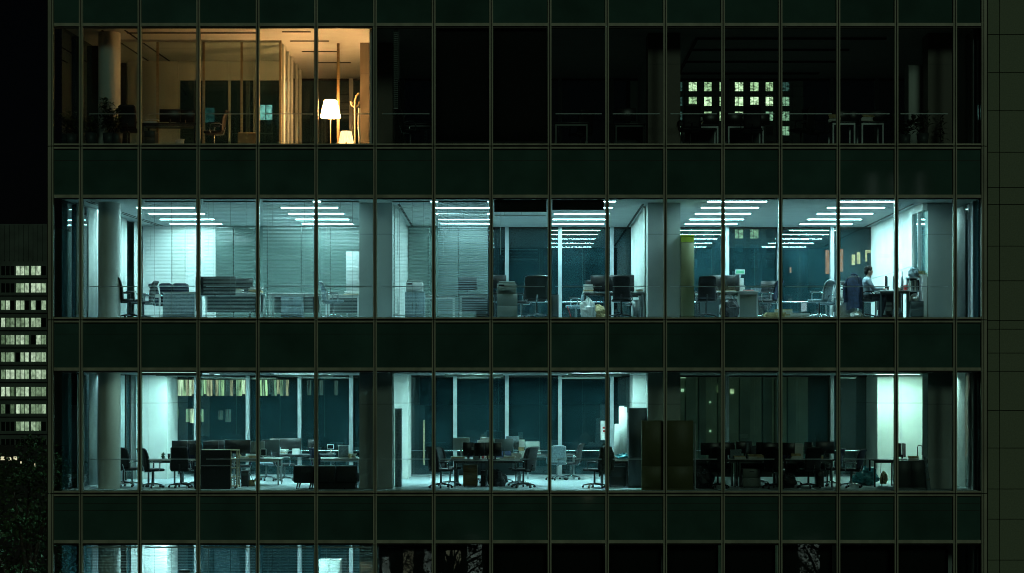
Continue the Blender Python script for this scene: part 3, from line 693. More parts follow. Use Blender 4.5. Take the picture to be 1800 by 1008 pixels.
desk(L, 484, 586, 5.9, .8, 'steel framed desk against the rear window behind the sofa', legm=CHROME, panel=False, top=DESKD)
papers(L, 492, 6.2, .73, .4, .3, .14, 'heap of papers on the desk against the rear window')
monitor(L, 502, 6.4, 182, 'low wide dark screen against the rear window above the sofa', w=.9, h=.34)
# sofa
x0, x1 = X(515, .62), -4.12; w2 = (x1 - x0) / 2
t = thing('sofa', 'black sofa with its back to the window, lower storey, left of the square column', 'sofa', ((x0+x1)/2, .98, zf), 0)
for k in range(3): MB().rbox(-w2 + k*2*w2/3 + .004, -w2 + (k+1)*2*w2/3 - .004, -.36, -.18, .16, .62, .045, 3).build('back_cushion', BLACK, t)
MB().rbox(-w2 + .01, w2, -.20, .40, .15, .40, .04, 2).build('seat', BLACK, t)
for k in range(2): MB().rbox(-w2 - .005, -w2 + .12, -.34, .42, .17 + k*.19, .355 + k*.19, .04, 2).build('arm_roll', BLACK, t)
MB().box(-w2 + .05, w2 - .03, -.365, -.355, .60, .612).build('top_seam', ALU, t)
for xx in (-w2 + .12, -w2 + .46, w2 - .3):
    for yy in (-.28, .32):
        MB().tube([(xx, yy, .16), (xx - .04, yy, .0)], [.025, .014], 8).build('leg', BLACKP, t)
MB().box(w2 - 1.1, w2 - .05, -.3, .3, .02, .16).build('plinth_drawer', BLACKP, t)
chair(P_MESH, L, 568, 3.0, 40, 'dark mesh chair just behind the black sofa')
desk(L, 548, 632, 2.7, .9, 'pale desk behind the black sofa carrying a white laptop', legm=ALU, panel=False, top=DESKT)
monitor(L, 604, 2.9, 8, 'pale backed laptop screen standing on the desk behind the sofa', w=.30, h=.34, lift=.01, bez=WHITEP, on=GREYF)
papers(L, 620, 2.95, .73, .2, .2, .12, 'pile of papers and cups right of the pale laptop')
mug(L, 615, 2.75, .73, 'amber jar between the pale laptop and the square column', PAPERC, .13, .045)
# narrow grey cupboard by the column, middle room
cabinet(L, 693.5, 705, 1.6, .5, 2.10, 'narrow tall grey cupboard right of the left square column, lower storey', GREYF, 1)
# door handle on rear glass door
t = thing('door_pull', 'long wooden pull handle on the rear glass door, lower storey', 'door handle', (X(745, 7.85), 7.85, zf + .35), 0)
MB().tube([(0, 0, 0), (0, 0, 1.35)], .028, 8).build('grip', WOODL, t)
for zz in (.12, 1.22): MB().tube([(0, 0, zz), (0, .13, zz)], .012, 6).build('bracket', ALU, t)
# desk cluster
desk(L, 796, 858, 1.5, .8, 'left half of the central desk cluster, pale top, lower storey', legm=CHROME, panel=False)
desk(L, 860, 914, 1.5, .8, 'right half of the central desk cluster, lower storey', legm=CHROME, panel=False)
desk(L, 800, 910, 2.4, .9, 'rear desk of the central cluster, lower storey', legm=STEELD, top=DESKT)
drawers(L, 814, 839, 1.75, .5, .58, 'brown wooden drawer unit under the central desk cluster', WOODD, 3)
pc_tower(L, 851, 2.0, 'computer tower under the middle of the central desk cluster')
bag(L, 873, 2.0, 0, .26, .2, .24, 'dark bag under the right half of the central cluster', BLACK, seed=5)
chair(P_BLACK, L, 775, 1.3, 38, 'black office chair at the left of the central cluster, the one nearer the window')
chair(P_CHROME, L, 791, 2.4, 30, 'black office chair at the left of the central cluster, the one further in')
chair(P_CHROME, L, 914, 2.3, 150, 'dark office chair at the right of the central cluster, the one further in')
chair(P_BLACK, L, 920, 1.4, 145, 'black office chair at the right of the central cluster, the one nearer the window')
for k, (px, d, dg, ww, bz) in enumerate(((823, 1.9, 182, .30, BLACKP), (843, 1.7, 176, .28, BLACKP), (857, 1.8, 188, .34, BLACKP), (871, 1.7, 172, .34, BLACKP), (886, 2.8, 185, .5, STEELD), (862, 3.1, 180, .5, STEELG))):
    monitor(L, px, d, dg, '%s monitor from the left on the central desk cluster' % ORD[k], w=ww, h=.36 if k < 4 else .33, bez=bz, lift=.10 if k < 4 else .2)
for k, (px, d, z0, ww, hh) in enumerate(((806, 1.8, .73, .34, .09), (836, 2.0, .73, .16, .42), (846, 2.6, .73, .2, .5), (855, 2.9, .73, .32, .56), (896, 1.8, .73, .3, .10), (908, 2.1, .73, .26, .17), (918, 3.0, .73, .16, .5))):
    papers(L, px, d, z0, ww, .24, hh, '%s heap of papers from the left on the central desk cluster' % (ORD + ['seventh'])[k], n=5)
mug(L, 849, 1.62, .73, 'red cup between the middle monitors of the central cluster', RED)
keyboard(L, 812, 1.66, 'keyboard at the left end of the central cluster')
chair(P_PALE, L, 979, 5.6, 96, 'pale backed office chair alone near the rear window, lower storey')
monitor(L, 936, 6.2, 178, 'pale screen low by the rear window right of the central cluster', w=.42, h=.36, bez=STEELG, zb=.62)
desk(L, 925, 1012, 6.0, .7, 'narrow steel desk by the rear window behind the lone pale chair', top=DESKD, panel=False, legm=ALU)
cc = chair(P_BLACK, L, 1045, 1.3, 150, 'black office chair under the hanging coat, lower storey')
# coat over chair
def drape(name, lv, px, d, deg, m, label, w=.27, z0=.34, z1=1.16, seed=2):
    rr = random.Random(seed); ph = [rr.uniform(0, 6) for _ in range(4)]; n = 36; rows = 12; b = MB(); vs = []; fs = []
    for i in range(rows + 1):
        v = i / rows; zz = z1 - (z1 - z0) * v
        sh = min(1, .30 + v * 4.0)
        for k in range(n):
            a = 2*pi*k/n
            fold = 1 + (.05 + .10*v) * sin(6*a + ph[0] + 1.5*v) + .05*v*sin(11*a + ph[1])
            vs.append((-.33 + .075*sh*cos(a)*fold + .10*(v - .3)*.5, w*sh*sin(a)*fold, zz + .03*sin(2*a + ph[2])*v))
    for i in range(rows):
        for k in range(n): fs.append((i*n+k, (i+1)*n+k, (i+1)*n+(k+1) % n, i*n+(k+1) % n))
    b.add(vs, fs, True); b.add([vs[k] for k in range(n)], [tuple(range(n))], True)
    t = thing(name, label, 'jacket', (X(px, d), d, FZ[lv]), R(deg)); b.build('body', m, t)
    for s in (-1, 1):
        MB().tube([(-.33, s*w*.8, z1 - .09), (-.37, s*(w + .03), z1 - .28), (-.40, s*(w + .02), z1 - .50), (-.39, s*(w - .01), z1 - .70)], [.06, .06, .052, .045], 10).build('sleeve', m, t)
    MB().tube([(-.28, -.08, z1 + .0), (-.36, -.05, z1 + .03), (-.37, .05, z1 + .03), (-.28, .08, z1 + .0)], .022, 8).build('collar', m, t)
OLIVE = mat('olive_coat_cloth', (0.05, 0.06, 0.05), .9, 0, .3, 12, bump=.3)
drape('coat', L, 1045, 1.3, 150, OLIVE, 'dark coat hung over the chair left of the blue plastic desk clutter', seed=4)
desk(L, 1056, 1106, 1.4, .8, 'small dark desk with blue plastic on it beside the tall charcoal cabinet', legm=CHROME, top=DESKT, panel=False)
drawers(L, 1071, 1100, 1.7, .5, .54, 'charcoal drawer unit under the small desk beside the tall charcoal cabinet', STEELD, 2)
bag(L, 1096, 1.75, .731, .20, .14, .09, 'crumpled blue plastic on the small desk, lower storey', BLUEP, 'plastic bag', 9, 'plastic_bag')
papers(L, 1068, 1.6, .73, .34, .26, .03, 'flat papers on the left end of the small desk')
for k, (px, d, ww, h0, mm) in enumerate(((1084, 2.3, .16, .95, WHITEP), (1092, 2.5, .14, 1.42, PAPER), (1099, 2.4, .12, 1.40, CURTAIN), (1106, 2.7, .13, 1.25, WHITEP))):
    o = MB().rbox(-ww/2, ww/2, -.03, .03, 0, h0, .01, 1).build('rolled_board', mm, None, (X(px, d), d, FZ[L] + .73)); o.rotation_euler = (R(-4), R(1.5 - k), 0)
    tag(o, '%s of the tall white boards leaning behind the small desk' % ('leftmost', 'second', 'third', 'rightmost')[k], 'board', 'white boards leaning behind the small desk')
desk(L, 1078, 1110, 2.25, .7, 'shelf table carrying the tall white boards', top=DESKD, panel=True, legm=STEELD, h=.725)
x_ = X(1061, 3.0)
t = thing('wall_notice', 'white notice sheet with red marks hanging left of the tall white boards', 'notice', (x_, 7.75, FZ[L] + 1.10), 0)
MB().box(-.09, .09, 0, .006, 0, .58).build('sheet', PAPER, t)
MB().box(-.03, .04, -.003, -.001, .34, .40).box(-.02, .05, -.003, -.001, .24, .30).build('red_mark', RED, t)
t.location.x = X(1061, 7.75)
cabinet(L, 1105, 1138, 1.25, .5, 2.12, 'tall charcoal cabinet in front of the centre column, lower storey', STEELD, 1)
cabinet(L, 1128, 1219, .14, .15, 1.80, 'wide khaki cupboard close against the glass at the centre column', KHAKI, 2, .62, 'cupboard', False)
box_l = thing('whiteboard_stand', 'steel legged stand poking out behind the right side of the khaki cupboard', 'stand', (X(1222, .5), .5, FZ[L]), 0)
MB().tube([(0, 0, 0), (0, 0, 1.72)], .02, 8).build('post', ALU, box_l); MB().box(-.02, .02, -.3, .3, 0, .03).build('foot', ALU, box_l)
# dark right part of the lower storey
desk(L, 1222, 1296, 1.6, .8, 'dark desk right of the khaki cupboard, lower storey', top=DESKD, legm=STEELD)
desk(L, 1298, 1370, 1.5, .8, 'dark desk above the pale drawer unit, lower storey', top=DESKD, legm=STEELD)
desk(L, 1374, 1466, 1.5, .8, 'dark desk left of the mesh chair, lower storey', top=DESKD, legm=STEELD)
drawers(L, 1306, 1337, 1.3, .5, .50, 'pale grey drawer unit in the dark right half of the lower storey', STEELG, 2)
for k, (px, d, dg, ww) in enumerate(((1248, 1.9, 170, .5), (1277, 2.1, 184, .46), (1308, 3.2, 186, .44), (1316, 2.0, 95, .4), (1342, 2.3, 178, .4), (1355, 1.8, 182, .52), (1384, 1.9, 165, .4), (1421, 2.6, 110, .4), (1450, 3.0, 182, .52))):
    monitor(L, px, d, dg, '%s monitor from the left on the dark desks of the lower storey' % (ORD + ['seventh', 'eighth', 'ninth'])[k], w=ww, h=.33)
for k, (px, d, ww, hh) in enumerate(((1262, 1.9, .3, .14), (1300, 1.8, .3, .1), (1328, 1.8, .36, .14), (1345, 1.7, .4, .08), (1398, 1.9, .26, .16), (1425, 1.8, .2, .10))):
    papers(L, px, d, .73, ww, .26, hh, '%s heap of papers from the left on the dark desks' % ORD[k], n=5)
bag(L, 1236, 1.0, 0, .28, .22, .3, 'dark bag on the floor right of the khaki cupboard', BLACK, seed=12)
chair(P_BLACK, L, 1262, 1.0, 80, 'black chair in the dark just right of the khaki cupboard')
chair(P_BLACK, L, 1421, 1.1, 110, 'black chair beneath the dark desks, left of the mesh chair')
chair(P_MESH, L, 1460, 2.2, 150, 'dark chair pushed up to the dark desks right next to the mesh chair')
chair(P_MESH, L, 1496, 1.35, 148, 'dark mesh chair side-on in front of the blue plastic bags')
bag(L, 1522, 2.6, 0, .34, .3, .26, 'large shiny blue plastic bag on the floor, lower storey', BLUEP, 'plastic bag', 21, 'plastic_bag')
bag(L, 1506, 3.0, 0, .22, .2, .08, 'flattened blue plastic bag on the floor left of the large one', BLUEP, 'plastic bag', 22, 'plastic_bag')
desk(L, 1535, 1581, 1.7, .8, 'thin legged dark desk in front of the white pier, lower storey', top=DESKD, legm=BLACKP, panel=False)
cabinet(L, 1577, 1626, 1.0, .5, .72, 'low dark cabinet left of the right square column, lower storey', STEELD, 2, None, 'low_cabinet')
monitor(L, 1580, 1.4, 92, 'edge-on black monitor against the white pier, left one', w=.42, h=.36, zb=.74, lift=.08)
monitor(L, 1589, 1.3, 86, 'edge-on black monitor against the white pier, right one', w=.42, h=.36, zb=.74, lift=.08)
bag(L, 1553, 2.2, 0.05, .1, .12, .18, 'pale sack hanging behind the thin legged desk', PAPERC, 'bag', 31, 'sack')
t = thing('wire_stand', 'thin wire hoop stand on the low dark cabinet against the white pier', 'stand', (X(1617, 1.2), 1.2, FZ[L] + .725), 0)
MB().tube([(-.06, 0, 0), (-.06, 0, .36), (-.04, 0, .40), (.04, 0, .40), (.06, 0, .36), (.06, 0, .15)], .012, 6).build('hoop', BLACKP, t); MB().box(-.12, .1, -.06, .06, 0, .016).build('base', BLACKP, t)
papers(L, 1607, 1.2, .725, .26, .2, .12, 'small pale box stack behind the wire hoop stand', n=3)
t = thing('rolled_fabric', 'pale roll of cloth leaning by the right square column, lower storey', 'cloth roll', (X(1630, .2), .21, FZ[L]), 0)
MB().tube([(.04, 0, 0), (-.02, 0, .5), (-.06, 0, .86)], [.06, .05, .03], 8).build('roll', GREYF, t); MB().tube([(.02, 0, .25), (.012, 0, .30)], .062, 8).build('band', STEELG, t)

# ================================================================== MIDDLE STOREY
M = 'mid'
chair(P_BLACK, M, 229, 1.2, 22, 'black office chair side-on just right of the round column, middle storey')
chair(P_CHROME, M, 252, 2.2, 175, 'low backed chair with looped arms behind the leftmost blind')
for k, (px, dg) in enumerate(((288, 35), (304, 65), (321, 90))):
    chair(P_MESH, M, px, 3.0, dg, '%s of three mesh chairs behind the meeting table, seen through the blind' % ('leftmost', 'middle', 'rightmost')[k])
desk(M, 284, 345, 1.5, .9, 'pale fronted meeting table seen through the blind, middle storey', top=DESKT, legm=WHITEP)
o = MB().box(X(287, 1.5), X(342, 1.5), 1.46, 1.48, FZ[M] + .05, FZ[M] + .68).build('front_screen', GREYF); tag(o, 'pale modesty screen on the front of the meeting table', 'screen')
desk(M, 240, 283, 2.6, .8, 'small side table left of the meeting table, middle storey', top=DESKT, legm=WHITEP, panel=False)
monitor(M, 379, 1.5, 180, 'very large black backed screen seen through the blind, middle storey', w=1.06, h=.50, zb=.60, lift=.04)
desk(M, 350, 460, 1.9, .9, 'long desk under the very large screen, middle storey', top=DESKT, legm=WHITEP)
monitor(M, 428, 3.0, 180, 'dark monitor right of the very large screen, behind the blind', w=.5)
papers(M, 412, 2.2, .73, .4, .3, .12, 'papers on the desk right of the very large screen')
papers(M, 450, 2.2, .73, .3, .3, .16, 'white files at the right end of the long blind-hidden desk')
chair(P_PALE, M, 440, 3.4, 100, 'pale chair right of the very large screen behind the blind')
desk(M, 470, 560, 2.2, .9, 'desk in the middle of the blind-hung room, middle storey', top=DESKT, legm=WHITEP)
drawers(M, 494, 530, 1.2, .5, .6, 'pale drawer unit low behind the fourth blind', GREYF, 2)
chair(P_PALE, M, 586, 1.6, 20, 'pale chair behind the blind left of the whiteboard, middle storey')
desk(M, 570, 632, 2.8, .8, 'desk in front of the bright whiteboard, middle storey', top=DESKT, legm=WHITEP)
papers(M, 618, 3.0, .73, .4, .3, .10, 'papers on the desk under the bright whiteboard')
t = thing('whiteboard', 'bright whiteboard beside the left square column, middle storey', 'whiteboard', (X(626, 4.0), 4.0, FZ[M]), 0)
MB().rbox(-.28, .28, -.02, .02, .85, 2.0, .01, 1).build('board', WHITEP, t)
MB().box(-.28, .28, -.08, -.021, .82, .85).build('pen_tray', ALU, t)
for s in (-1, 1): MB().box(s*.25 - .02, s*.25 + .02, -.015, .015, .03, .85).box(s*.25 - .02, s*.25 + .02, -.25, .25, 0, .03).build('leg', ALU, t)
# middle-left room
cabinet(M, 712, 746, 2.6, .5, .80, 'low cabinet under the printer behind the blind, left of centre', GREYF, 2, None, 'low_cabinet')
def printer(lv, px, d, z, label, w=.5, m=WHITEP):
    t = thing('printer', label, 'printer', (X(px, d), d, FZ[lv] + z), 0, 'printers')
    MB().rbox(-w/2, w/2, -.22, .22, 0, .26, .02, 2).build('body', m, t)
    MB().rbox(-w/2 + .03, w/2 - .03, -.20, .20, .262, .32, .015, 1).build('scanner_lid', STEELG, t)
    MB().box(-w/2 + .08, w/2 - .08, -.32, -.2202, .08, .095).build('paper_tray', m, t)
    MB().box(-w/2 + .04, -w/2 + .18, -.2225, -.2203, .19, .23).build('control_panel', SCREEN, t)
printer(M, 729, 2.85, .80, 'printer on the low cabinet behind the blind left of centre', .46)
desk(M, 738, 800, 3.2, .8, 'desk behind the blinds left of centre', top=DESKT, legm=WHITEP, panel=False)
desk(M, 806, 858, 2.2, .8, 'desk behind the nearly shut blind', top=DESKD, legm=WHITEP)
monitor(M, 822, 2.6, 180, 'monitor faintly visible through the nearly shut blind', w=.5)
cabinet(M, 836, 866, .32, .4, .48, 'dark low box behind the lower corner of the nearly shut blind', STEELD, 1, None, 'low_cabinet', False)
# central room
cabinet(M, 873.5, 909.5, .9, .5, .66, 'grey cabinet under the copier, central room of the middle storey', STEELG, 1, .33, 'low_cabinet', False)
printer(M, 891, 1.16, .66, 'copier on the grey cabinet below the black roller blind', .50, STEELG)
monitor(M, 875, 2.0, 182, 'dark monitor behind the copier, left edge of the central room', w=.46, h=.36)
desk(M, 866, 890, 2.0, .8, 'desk behind the copier, left edge of the central room', top=DESKD, panel=False)
chair(P_MESH, M, 916, 2.0, 160, 'dark chair between the copier and the wide steel edged chair')
chair(P_WIDE, M, 943, .9, 92, 'wide grey chair with a bright steel edge in the central room')
cabinet(M, 967, 982, .7, .45, .62, 'narrow dark box right of the wide steel edged chair', STEELD, 1, None, 'low_cabinet', False)
chair(P_PALE, M, 1012, 4.4, 160, 'slim pale chair against the rear window of the central room')
desk(M, 1026, 1068, 1.7, .9, 'left desk with steel legs under the paired monitors', legm=CHROME, top=DESKD, panel=False)
desk(M, 1070, 1132, 1.7, .9, 'right desk with steel legs under the paired monitors', legm=CHROME, top=DESKD, panel=False)
monitor(M, 1052, 1.9, 178, 'left of the paired black monitors in the central room', w=.42, h=.42, lift=.04)
monitor(M, 1092, 2.0, 182, 'right of the paired black monitors, behind the black chair', w=.70, h=.44, lift=.04)
chair(P_BLACK, M, 1092, 1.0, 88, 'black high-backed chair in front of the paired monitors')
chair(P_BLACK, M, 1119, 2.9, 200, 'rounded dark chair back right of the paired monitors')
papers(M, 1035, 1.9, .73, .24, .2, .22, 'white papers at the left edge of the paired monitor desk')
bag(M, 1034, 1.2, 0, .2, .16, .28, 'pale bag on the floor left of the paired monitor desk', WHITEP, 'bag', 41, 'sack')
bag(M, 1050, 1.5, 0, .26, .2, .2, 'brown paper bag under the paired monitor desk', PAPERC, 'bag', 42, 'sack')
bin_(M, 1118, 1.2, 'steel bin under the right end of the paired monitor desk', ALU, .10, .5)
o = MB().tube([(0, 0, 0), (-.10, 0, .32)], .014, 6).build('umbrella', RED, None, (X(1004, .8), .8, FZ[M])); tag(o, 'thin red umbrella leaning low in the central room', 'umbrella')
# bright right-hand room
cabinet(M, 1197.5, 1220.5, .75, .5, 2.00, 'tall khaki cabinet right of the centre column, middle storey', KHAKI, 1, None, 'cabinet', False)
t = thing('storage_box', 'lime green box on top of the tall khaki cabinet', 'box', (X(1208, .9), 1.0, FZ[M] + 2.0), 0)
MB().box(-.17, .17, -.2, .2, 0, .15).build('body', LIME, t); MB().box(-.177, .177, -.207, .207, .152, .195).build('lid', LIME, t)
chair(P_BLACK, M, 1241, 1.0, 90, 'black high-backed chair seen from behind right of the khaki cabinet')
desk(M, 1226, 1300, 1.7, .8, 'desk with two dark monitors in the bright right room', legm=CHROME, panel=False)
desk(M, 1296, 1335, 1.0, 1.4, 'desk end with a grey drawer unit under it, bright right room', legm=ALU, panel=False)
drawers(M, 1299, 1333, 1.06, .5, .66, 'grey drawer unit at the end of the desk in the bright right room', STEELG, 1)
monitor(M, 1267, 2.2, 186, 'left dark monitor in the bright right room', w=.62, h=.44, lift=.05)
monitor(M, 1281, 1.9, 160, 'middle dark monitor in the bright right room', w=.34, h=.42, lift=.05)
monitor(M, 1293, 2.0, 110, 'turned dark monitor with papers beside it in the bright right room', w=.42, h=.42, lift=.05)
papers(M, 1303, 2.1, .73, .14, .2, .40, 'upright white papers beside the turned monitor', m=PAPER, n=4)
papers(M, 1276, 1.8, .73, .5, .26, .06, 'papers below the dark monitors of the bright right room')
papers(M, 1316, 1.5, .73, .26, .2, .05, 'pink sheets on the desk end of the bright right room', m=mat('pink_paper', (.6, .25, .22), .8))
bag(M, 1284, 1.0, 0, .24, .2, .26, 'black rucksack under the desk of the bright right room', BLACK, 'bag', 51)
pc_tower(M, 1271, 2.2, 'pale computer tower under the two-monitor desk', WHITEP)
chair(P_MESH, M, 1350, 1.5, 148, 'dark mesh chair side-on right of the grey drawer unit')
chair(P_BLACK, M, 1338, 4.6, 170, 'black chair far back in the bright right room')
papers(M, 1378, 1.0, 0, .46, .3, .24, 'tall pile of files on the floor in the bright right room', n=9)
papers(M, 1362, .8, 0, .5, .3, .15, 'brown files on the floor left of the tall pile', m=PAPERC, n=4)
papers(M, 1406, .9, 0, .5, .3, .13, 'white sheets on the floor right of the tall pile', m=PAPER, n=3)
chair(P_PALE, M, 1440, 1.2, 140, 'pale blue grey office chair facing left in the bright right room')
chair(P_PALE, M, 1452, 2.3, 160, 'white backed chair just behind the pale blue grey one')
desk(M, 1468, 1512, 1.9, .8, 'low side desk with a printer behind the seated person', legm=WHITEP, h=.62)
printer(M, 1487, 2.2, .62, 'white printer behind the seated person', .42)
papers(M, 1490, 1.3, 0, .4, .3, .48, 'tall white file pile on the floor behind the seated person', m=PAPER, n=8)
monitor(M, 1482, 2.6, 200, 'dark monitor behind the white printer', w=.4, zb=.62)
chair(P_BLACK, M, 1517, 1.0, 34, 'black office chair the seated person is sitting on')
drape('jacket', M, 1517, 1.0, 34, NAVY, 'navy jacket hung over the back of the seated person\'s chair', w=.25, z0=.25, z1=1.13, seed=8)
desk(M, 1546, 1600, .70, .80, 'dark legged desk at which the person works', top=DESKT, legm=STEELD)
scr = emis('lit_display', (.75, .95, 1.0), 2.5)
monitor(M, 1558, 1.2, -106, 'lit monitor the seated person is looking at, seen edge-on', w=.46, h=.34, lift=.06, on=scr)
monitor(M, 1571, 1.35, -100, 'second monitor right of the lit one on the person\'s desk', w=.44, h=.34, lift=.06)
keyboard(M, 1551, 1.0, 'keyboard in front of the seated person', deg=90)
papers(M, 1584, 1.2, .73, .3, .24, .10, 'papers at the right end of the person\'s desk')
mug(M, 1592, .95, .73, 'red cup at the right end of the person\'s desk', RED, .16, .05)
t = thing('bottle', 'tall clear bottle standing on the person\'s desk by the mullion', 'bottle', (X(1586, 1.0), 1.0, FZ[M] + .73), 0)
MB().lathe([(0, 0), (.035, 0), (.035, .30), (.013, .40), (.013, .50), (0, .50)], 14).build('glass', GREYF, t); MB().lathe([(0, .502), (.015, .502), (.015, .53), (0, .53)], 12).build('cap', WHITEP, t)
pc_tower(M, 1560, 1.3, 'grey computer tower under the person\'s desk', STEELG)
bag(M, 1577, 1.0, 0, .14, .14, .16, 'pale bag under the right end of the person\'s desk', GREYF, 'bag', 61)
# open shelf against the right wall
xa, xb = X(1600, .9), 10.70
t = thing('open_shelf', 'open steel shelf against the right wall with books and folders, middle storey', 'shelf', ((xa+xb)/2, 1.25, FZ[M]), 0); hw = (xb - xa) / 2
for zz in (.10, .42, .72, 1.08): MB().box(-hw, hw, -.2, .2, zz, zz + .022).build('shelf_board', ALU, t)
for sx_ in (-1, 1):
    for sy_ in (-1, 1): MB().box(sx_*(hw - .012) - .011, sx_*(hw - .012) + .011, sy_*.19 - .009, sy_*.19 + .009, 0, 1.12).build('upright', ALU, t)
MB().box(-hw + .03, hw - .03, .17, .18, .12, 1.08).build('back_panel', STEELD, t)
for k in range(9):
    h_ = rnd.uniform(.2, .29); o = MB().box(0, .026, -.12, .1, 0, h_).build('binder', (PAPER, STEELG, GREYF, BLACKP)[k % 4], None, (xa + .05 + k*.029, 1.25, FZ[M] + .743))
    tag(o, '%s binder from the left on the open shelf against the right wall' % (ORD + ['seventh', 'eighth', 'ninth'])[k], 'binder', 'binders on the open shelf')
bag(M, 1607, 1.2, .443, .12, .14, .12, 'white plastic bag in the open shelf by the right wall', WHITEP, 'plastic bag', 71, 'plastic_bag')
bag(M, 1606, 1.2, 1.103, .14, .14, .14, 'pale crumpled bag on top of the open shelf', GREYF, 'plastic bag', 72, 'plastic_bag')
papers(M, 1619, 1.2, 1.103, .2, .24, .16, 'books on top of the open shelf by the right wall')
drawers(M, 1601, 1624, .62, .36, .44, 'dark drawer box at the foot of the open shelf', STEELD, 2)
t = thing('exit_sign', 'small glowing green exit sign by the rear window of the bright right room', 'sign', (X(1301, 7.6), 7.6, FZ[M] + 1.60), 0)
MB().box(-.14, .14, 0, .05, 0, .14).build('case', WHITEP, t); MB().box(-.12, .12, -.004, -.001, .02, .12).build('face', emis('exit_glow', (.2, 1, .6), .5), t)
MB().box(-.012, .012, 0, .024, -1.6, 0).build('post', ALU, t)

# ------------------------------------------------------------------ the seated person
def remeshed(mb, name, m, vox, smooth=6):
    o = bpy.data.objects.new('tmp', mb.mesh('tmp', m)); COL.objects.link(o)
    r = o.modifiers.new('r', 'REMESH'); r.mode = 'VOXEL'; r.voxel_size = vox; r.use_smooth_shade = True
    s = o.modifiers.new('s', 'SMOOTH'); s.iterations = smooth; s.factor = .5
    dg = bpy.context.evaluated_depsgraph_get(); me = bpy.data.meshes.new_from_object(o.evaluated_get(dg))
    me.name = name; me.materials.clear(); me.materials.append(m); me.polygons.foreach_set('use_smooth', [True] * len(me.polygons))
    bpy.data.objects.remove(o); n = bpy.data.objects.new(name, me); COL.objects.link(n); return n
def limb(b, pts, rad, n=12):
    b.tube(pts, rad, n)
    for p, r in zip(pts, rad): b.ball(p, r * .995, n=n, m=8)
def body_parts(b, grow=0.0, torso=True, arms=True, legs=True, head=True, hands=True):
    q = grow
    if torso:
        for (z_, x_, rx, ry) in ((.56, 0, .13, .17), (.66, .0, .125, .165), (.76, .0, .12, .16), (.86, .005, .125, .175), (.95, .015, .12, .185), (1.01, .02, .10, .18)):
            b.ball((x_, 0, z_), rx + q, ry + q, .09 + q, 16, 10)
        limb(b, [(.02, -.16, 1.0), (.02, .16, 1.0)], [.066 + q, .066 + q])
    if arms:
        for s in (-1, 1):
            limb(b, [(.02, s*.185, .99), (.10, s*.235, .84), (.16, s*.235, .765)], [.060 + q, .050 + q, .044 + q])
            limb(b, [(.16, s*.235, .765), (.30, s*.19, .775), (.385, s*.16, .778)], [.043 + q, .036 + q, .027 + q])
    if legs:
        for s in (-1, 1):
            limb(b, [(.0, s*.09, .555), (.22, s*.115, .56), (.44, s*.12, .545)], [.092 + q, .080 + q, .060 + q])
            limb(b, [(.44, s*.12, .545), (.42, s*.12, .32), (.37, s*.12, .10)], [.060 + q, .056 + q, .038 + q])
    if hands:
        for s in (-1, 1):
            b.ball((.435, s*.15, .775), .048, .040, .017, 12, 8)
            for k in range(4):
                y = s*(.15 + (k - 1.5)*.021); L_ = (.068, .08, .076, .058)[k]
                limb(b, [(.465, y, .778), (.47 + L_*.5, y, .781), (.47 + L_, y, .762)], [.0095, .009, .008], 8)
            limb(b, [(.42, s*.115, .772), (.45, s*.098, .768), (.478, s*.098, .763)], [.011, .010, .0085], 8)
    if head:
        limb(b, [(.025, 0, 1.03), (.055, 0, 1.13)], [.056, .053])
        b.ball((.065, 0, 1.262), .098, .078, .112, 18, 12)          # skull
        b.ball((.100, 0, 1.205), .066, .058, .078, 16, 10)          # jaw
        b.ball((.166, 0, 1.228), .016, .012, .020, 10, 8)           # nose
        b.ball((.150, 0, 1.252), .018, .011, .022, 10, 8)
        b.ball((.152, 0, 1.188), .012, .022, .010, 10, 6)           # lips
        b.ball((.140, 0, 1.150), .020, .022, .018, 10, 6)           # chin
        for s in (-1, 1):
            b.ball((.058, s*.080, 1.235), .020, .010, .030, 10, 8)  # ears
            b.ball((.140, s*.032, 1.268), .012, .024, .010, 10, 6)  # brows
b = MB(); body_parts(b)
for s in (-1, 1): limb(b, [(.36, s*.12, .07), (.48, s*.125, .045), (.56, s*.13, .04)], [.042, .038, .030])
person = remeshed(b, 'person', SKIN, .0075, 4)
tag(person, 'person in a pale shirt sitting at a desk, looking at a monitor, middle storey', 'person')
person.location = (9.25, 1.0, FZ[M])
b = MB(); body_parts(b, .012, legs=False, head=False, hands=False); b.ball((.03, 0, 1.055), .066, .070, .035)
sh = remeshed(b, 'shirt', SHIRT, .010, 4); sh.parent = person
b = MB(); body_parts(b, .014, torso=False, arms=False, head=False, hands=False); b.ball((0, 0, .58), .145, .185, .10, 16, 10)
tr = remeshed(b, 'trousers', TROUS, .012, 4); tr.parent = person
b = MB()
b.ball((.050, 0, 1.290), .108, .089, .102, 18, 12); b.ball((.000, 0, 1.235), .062, .078, .085, 14, 10); b.ball((.120, .0, 1.335), .042, .066, .036, 12, 8)
for k in range(60):
    a = rnd.uniform(0, 2*pi); e = rnd.uniform(.2, 1.4); b.ball((.045 + .098*cos(a)*cos(e), .082*sin(a)*cos(e), 1.29 + .095*sin(e)), .016, .016, .016, 6, 4)
hr = remeshed(b, 'hair', HAIR, .008, 3); hr.parent = person
for s in (-1, 1):
    MB().ball((.1475, s*.032, 1.250), .010, .014, .008, 10, 6).build('eye', BLACKP, person)
    limb_b = MB(); limb(limb_b, [(.35, s*.12, .055), (.47, s*.125, .05), (.565, s*.13, .045)], [.052, .048, .038]); limb_b.build('shoe', BLACKP, person)

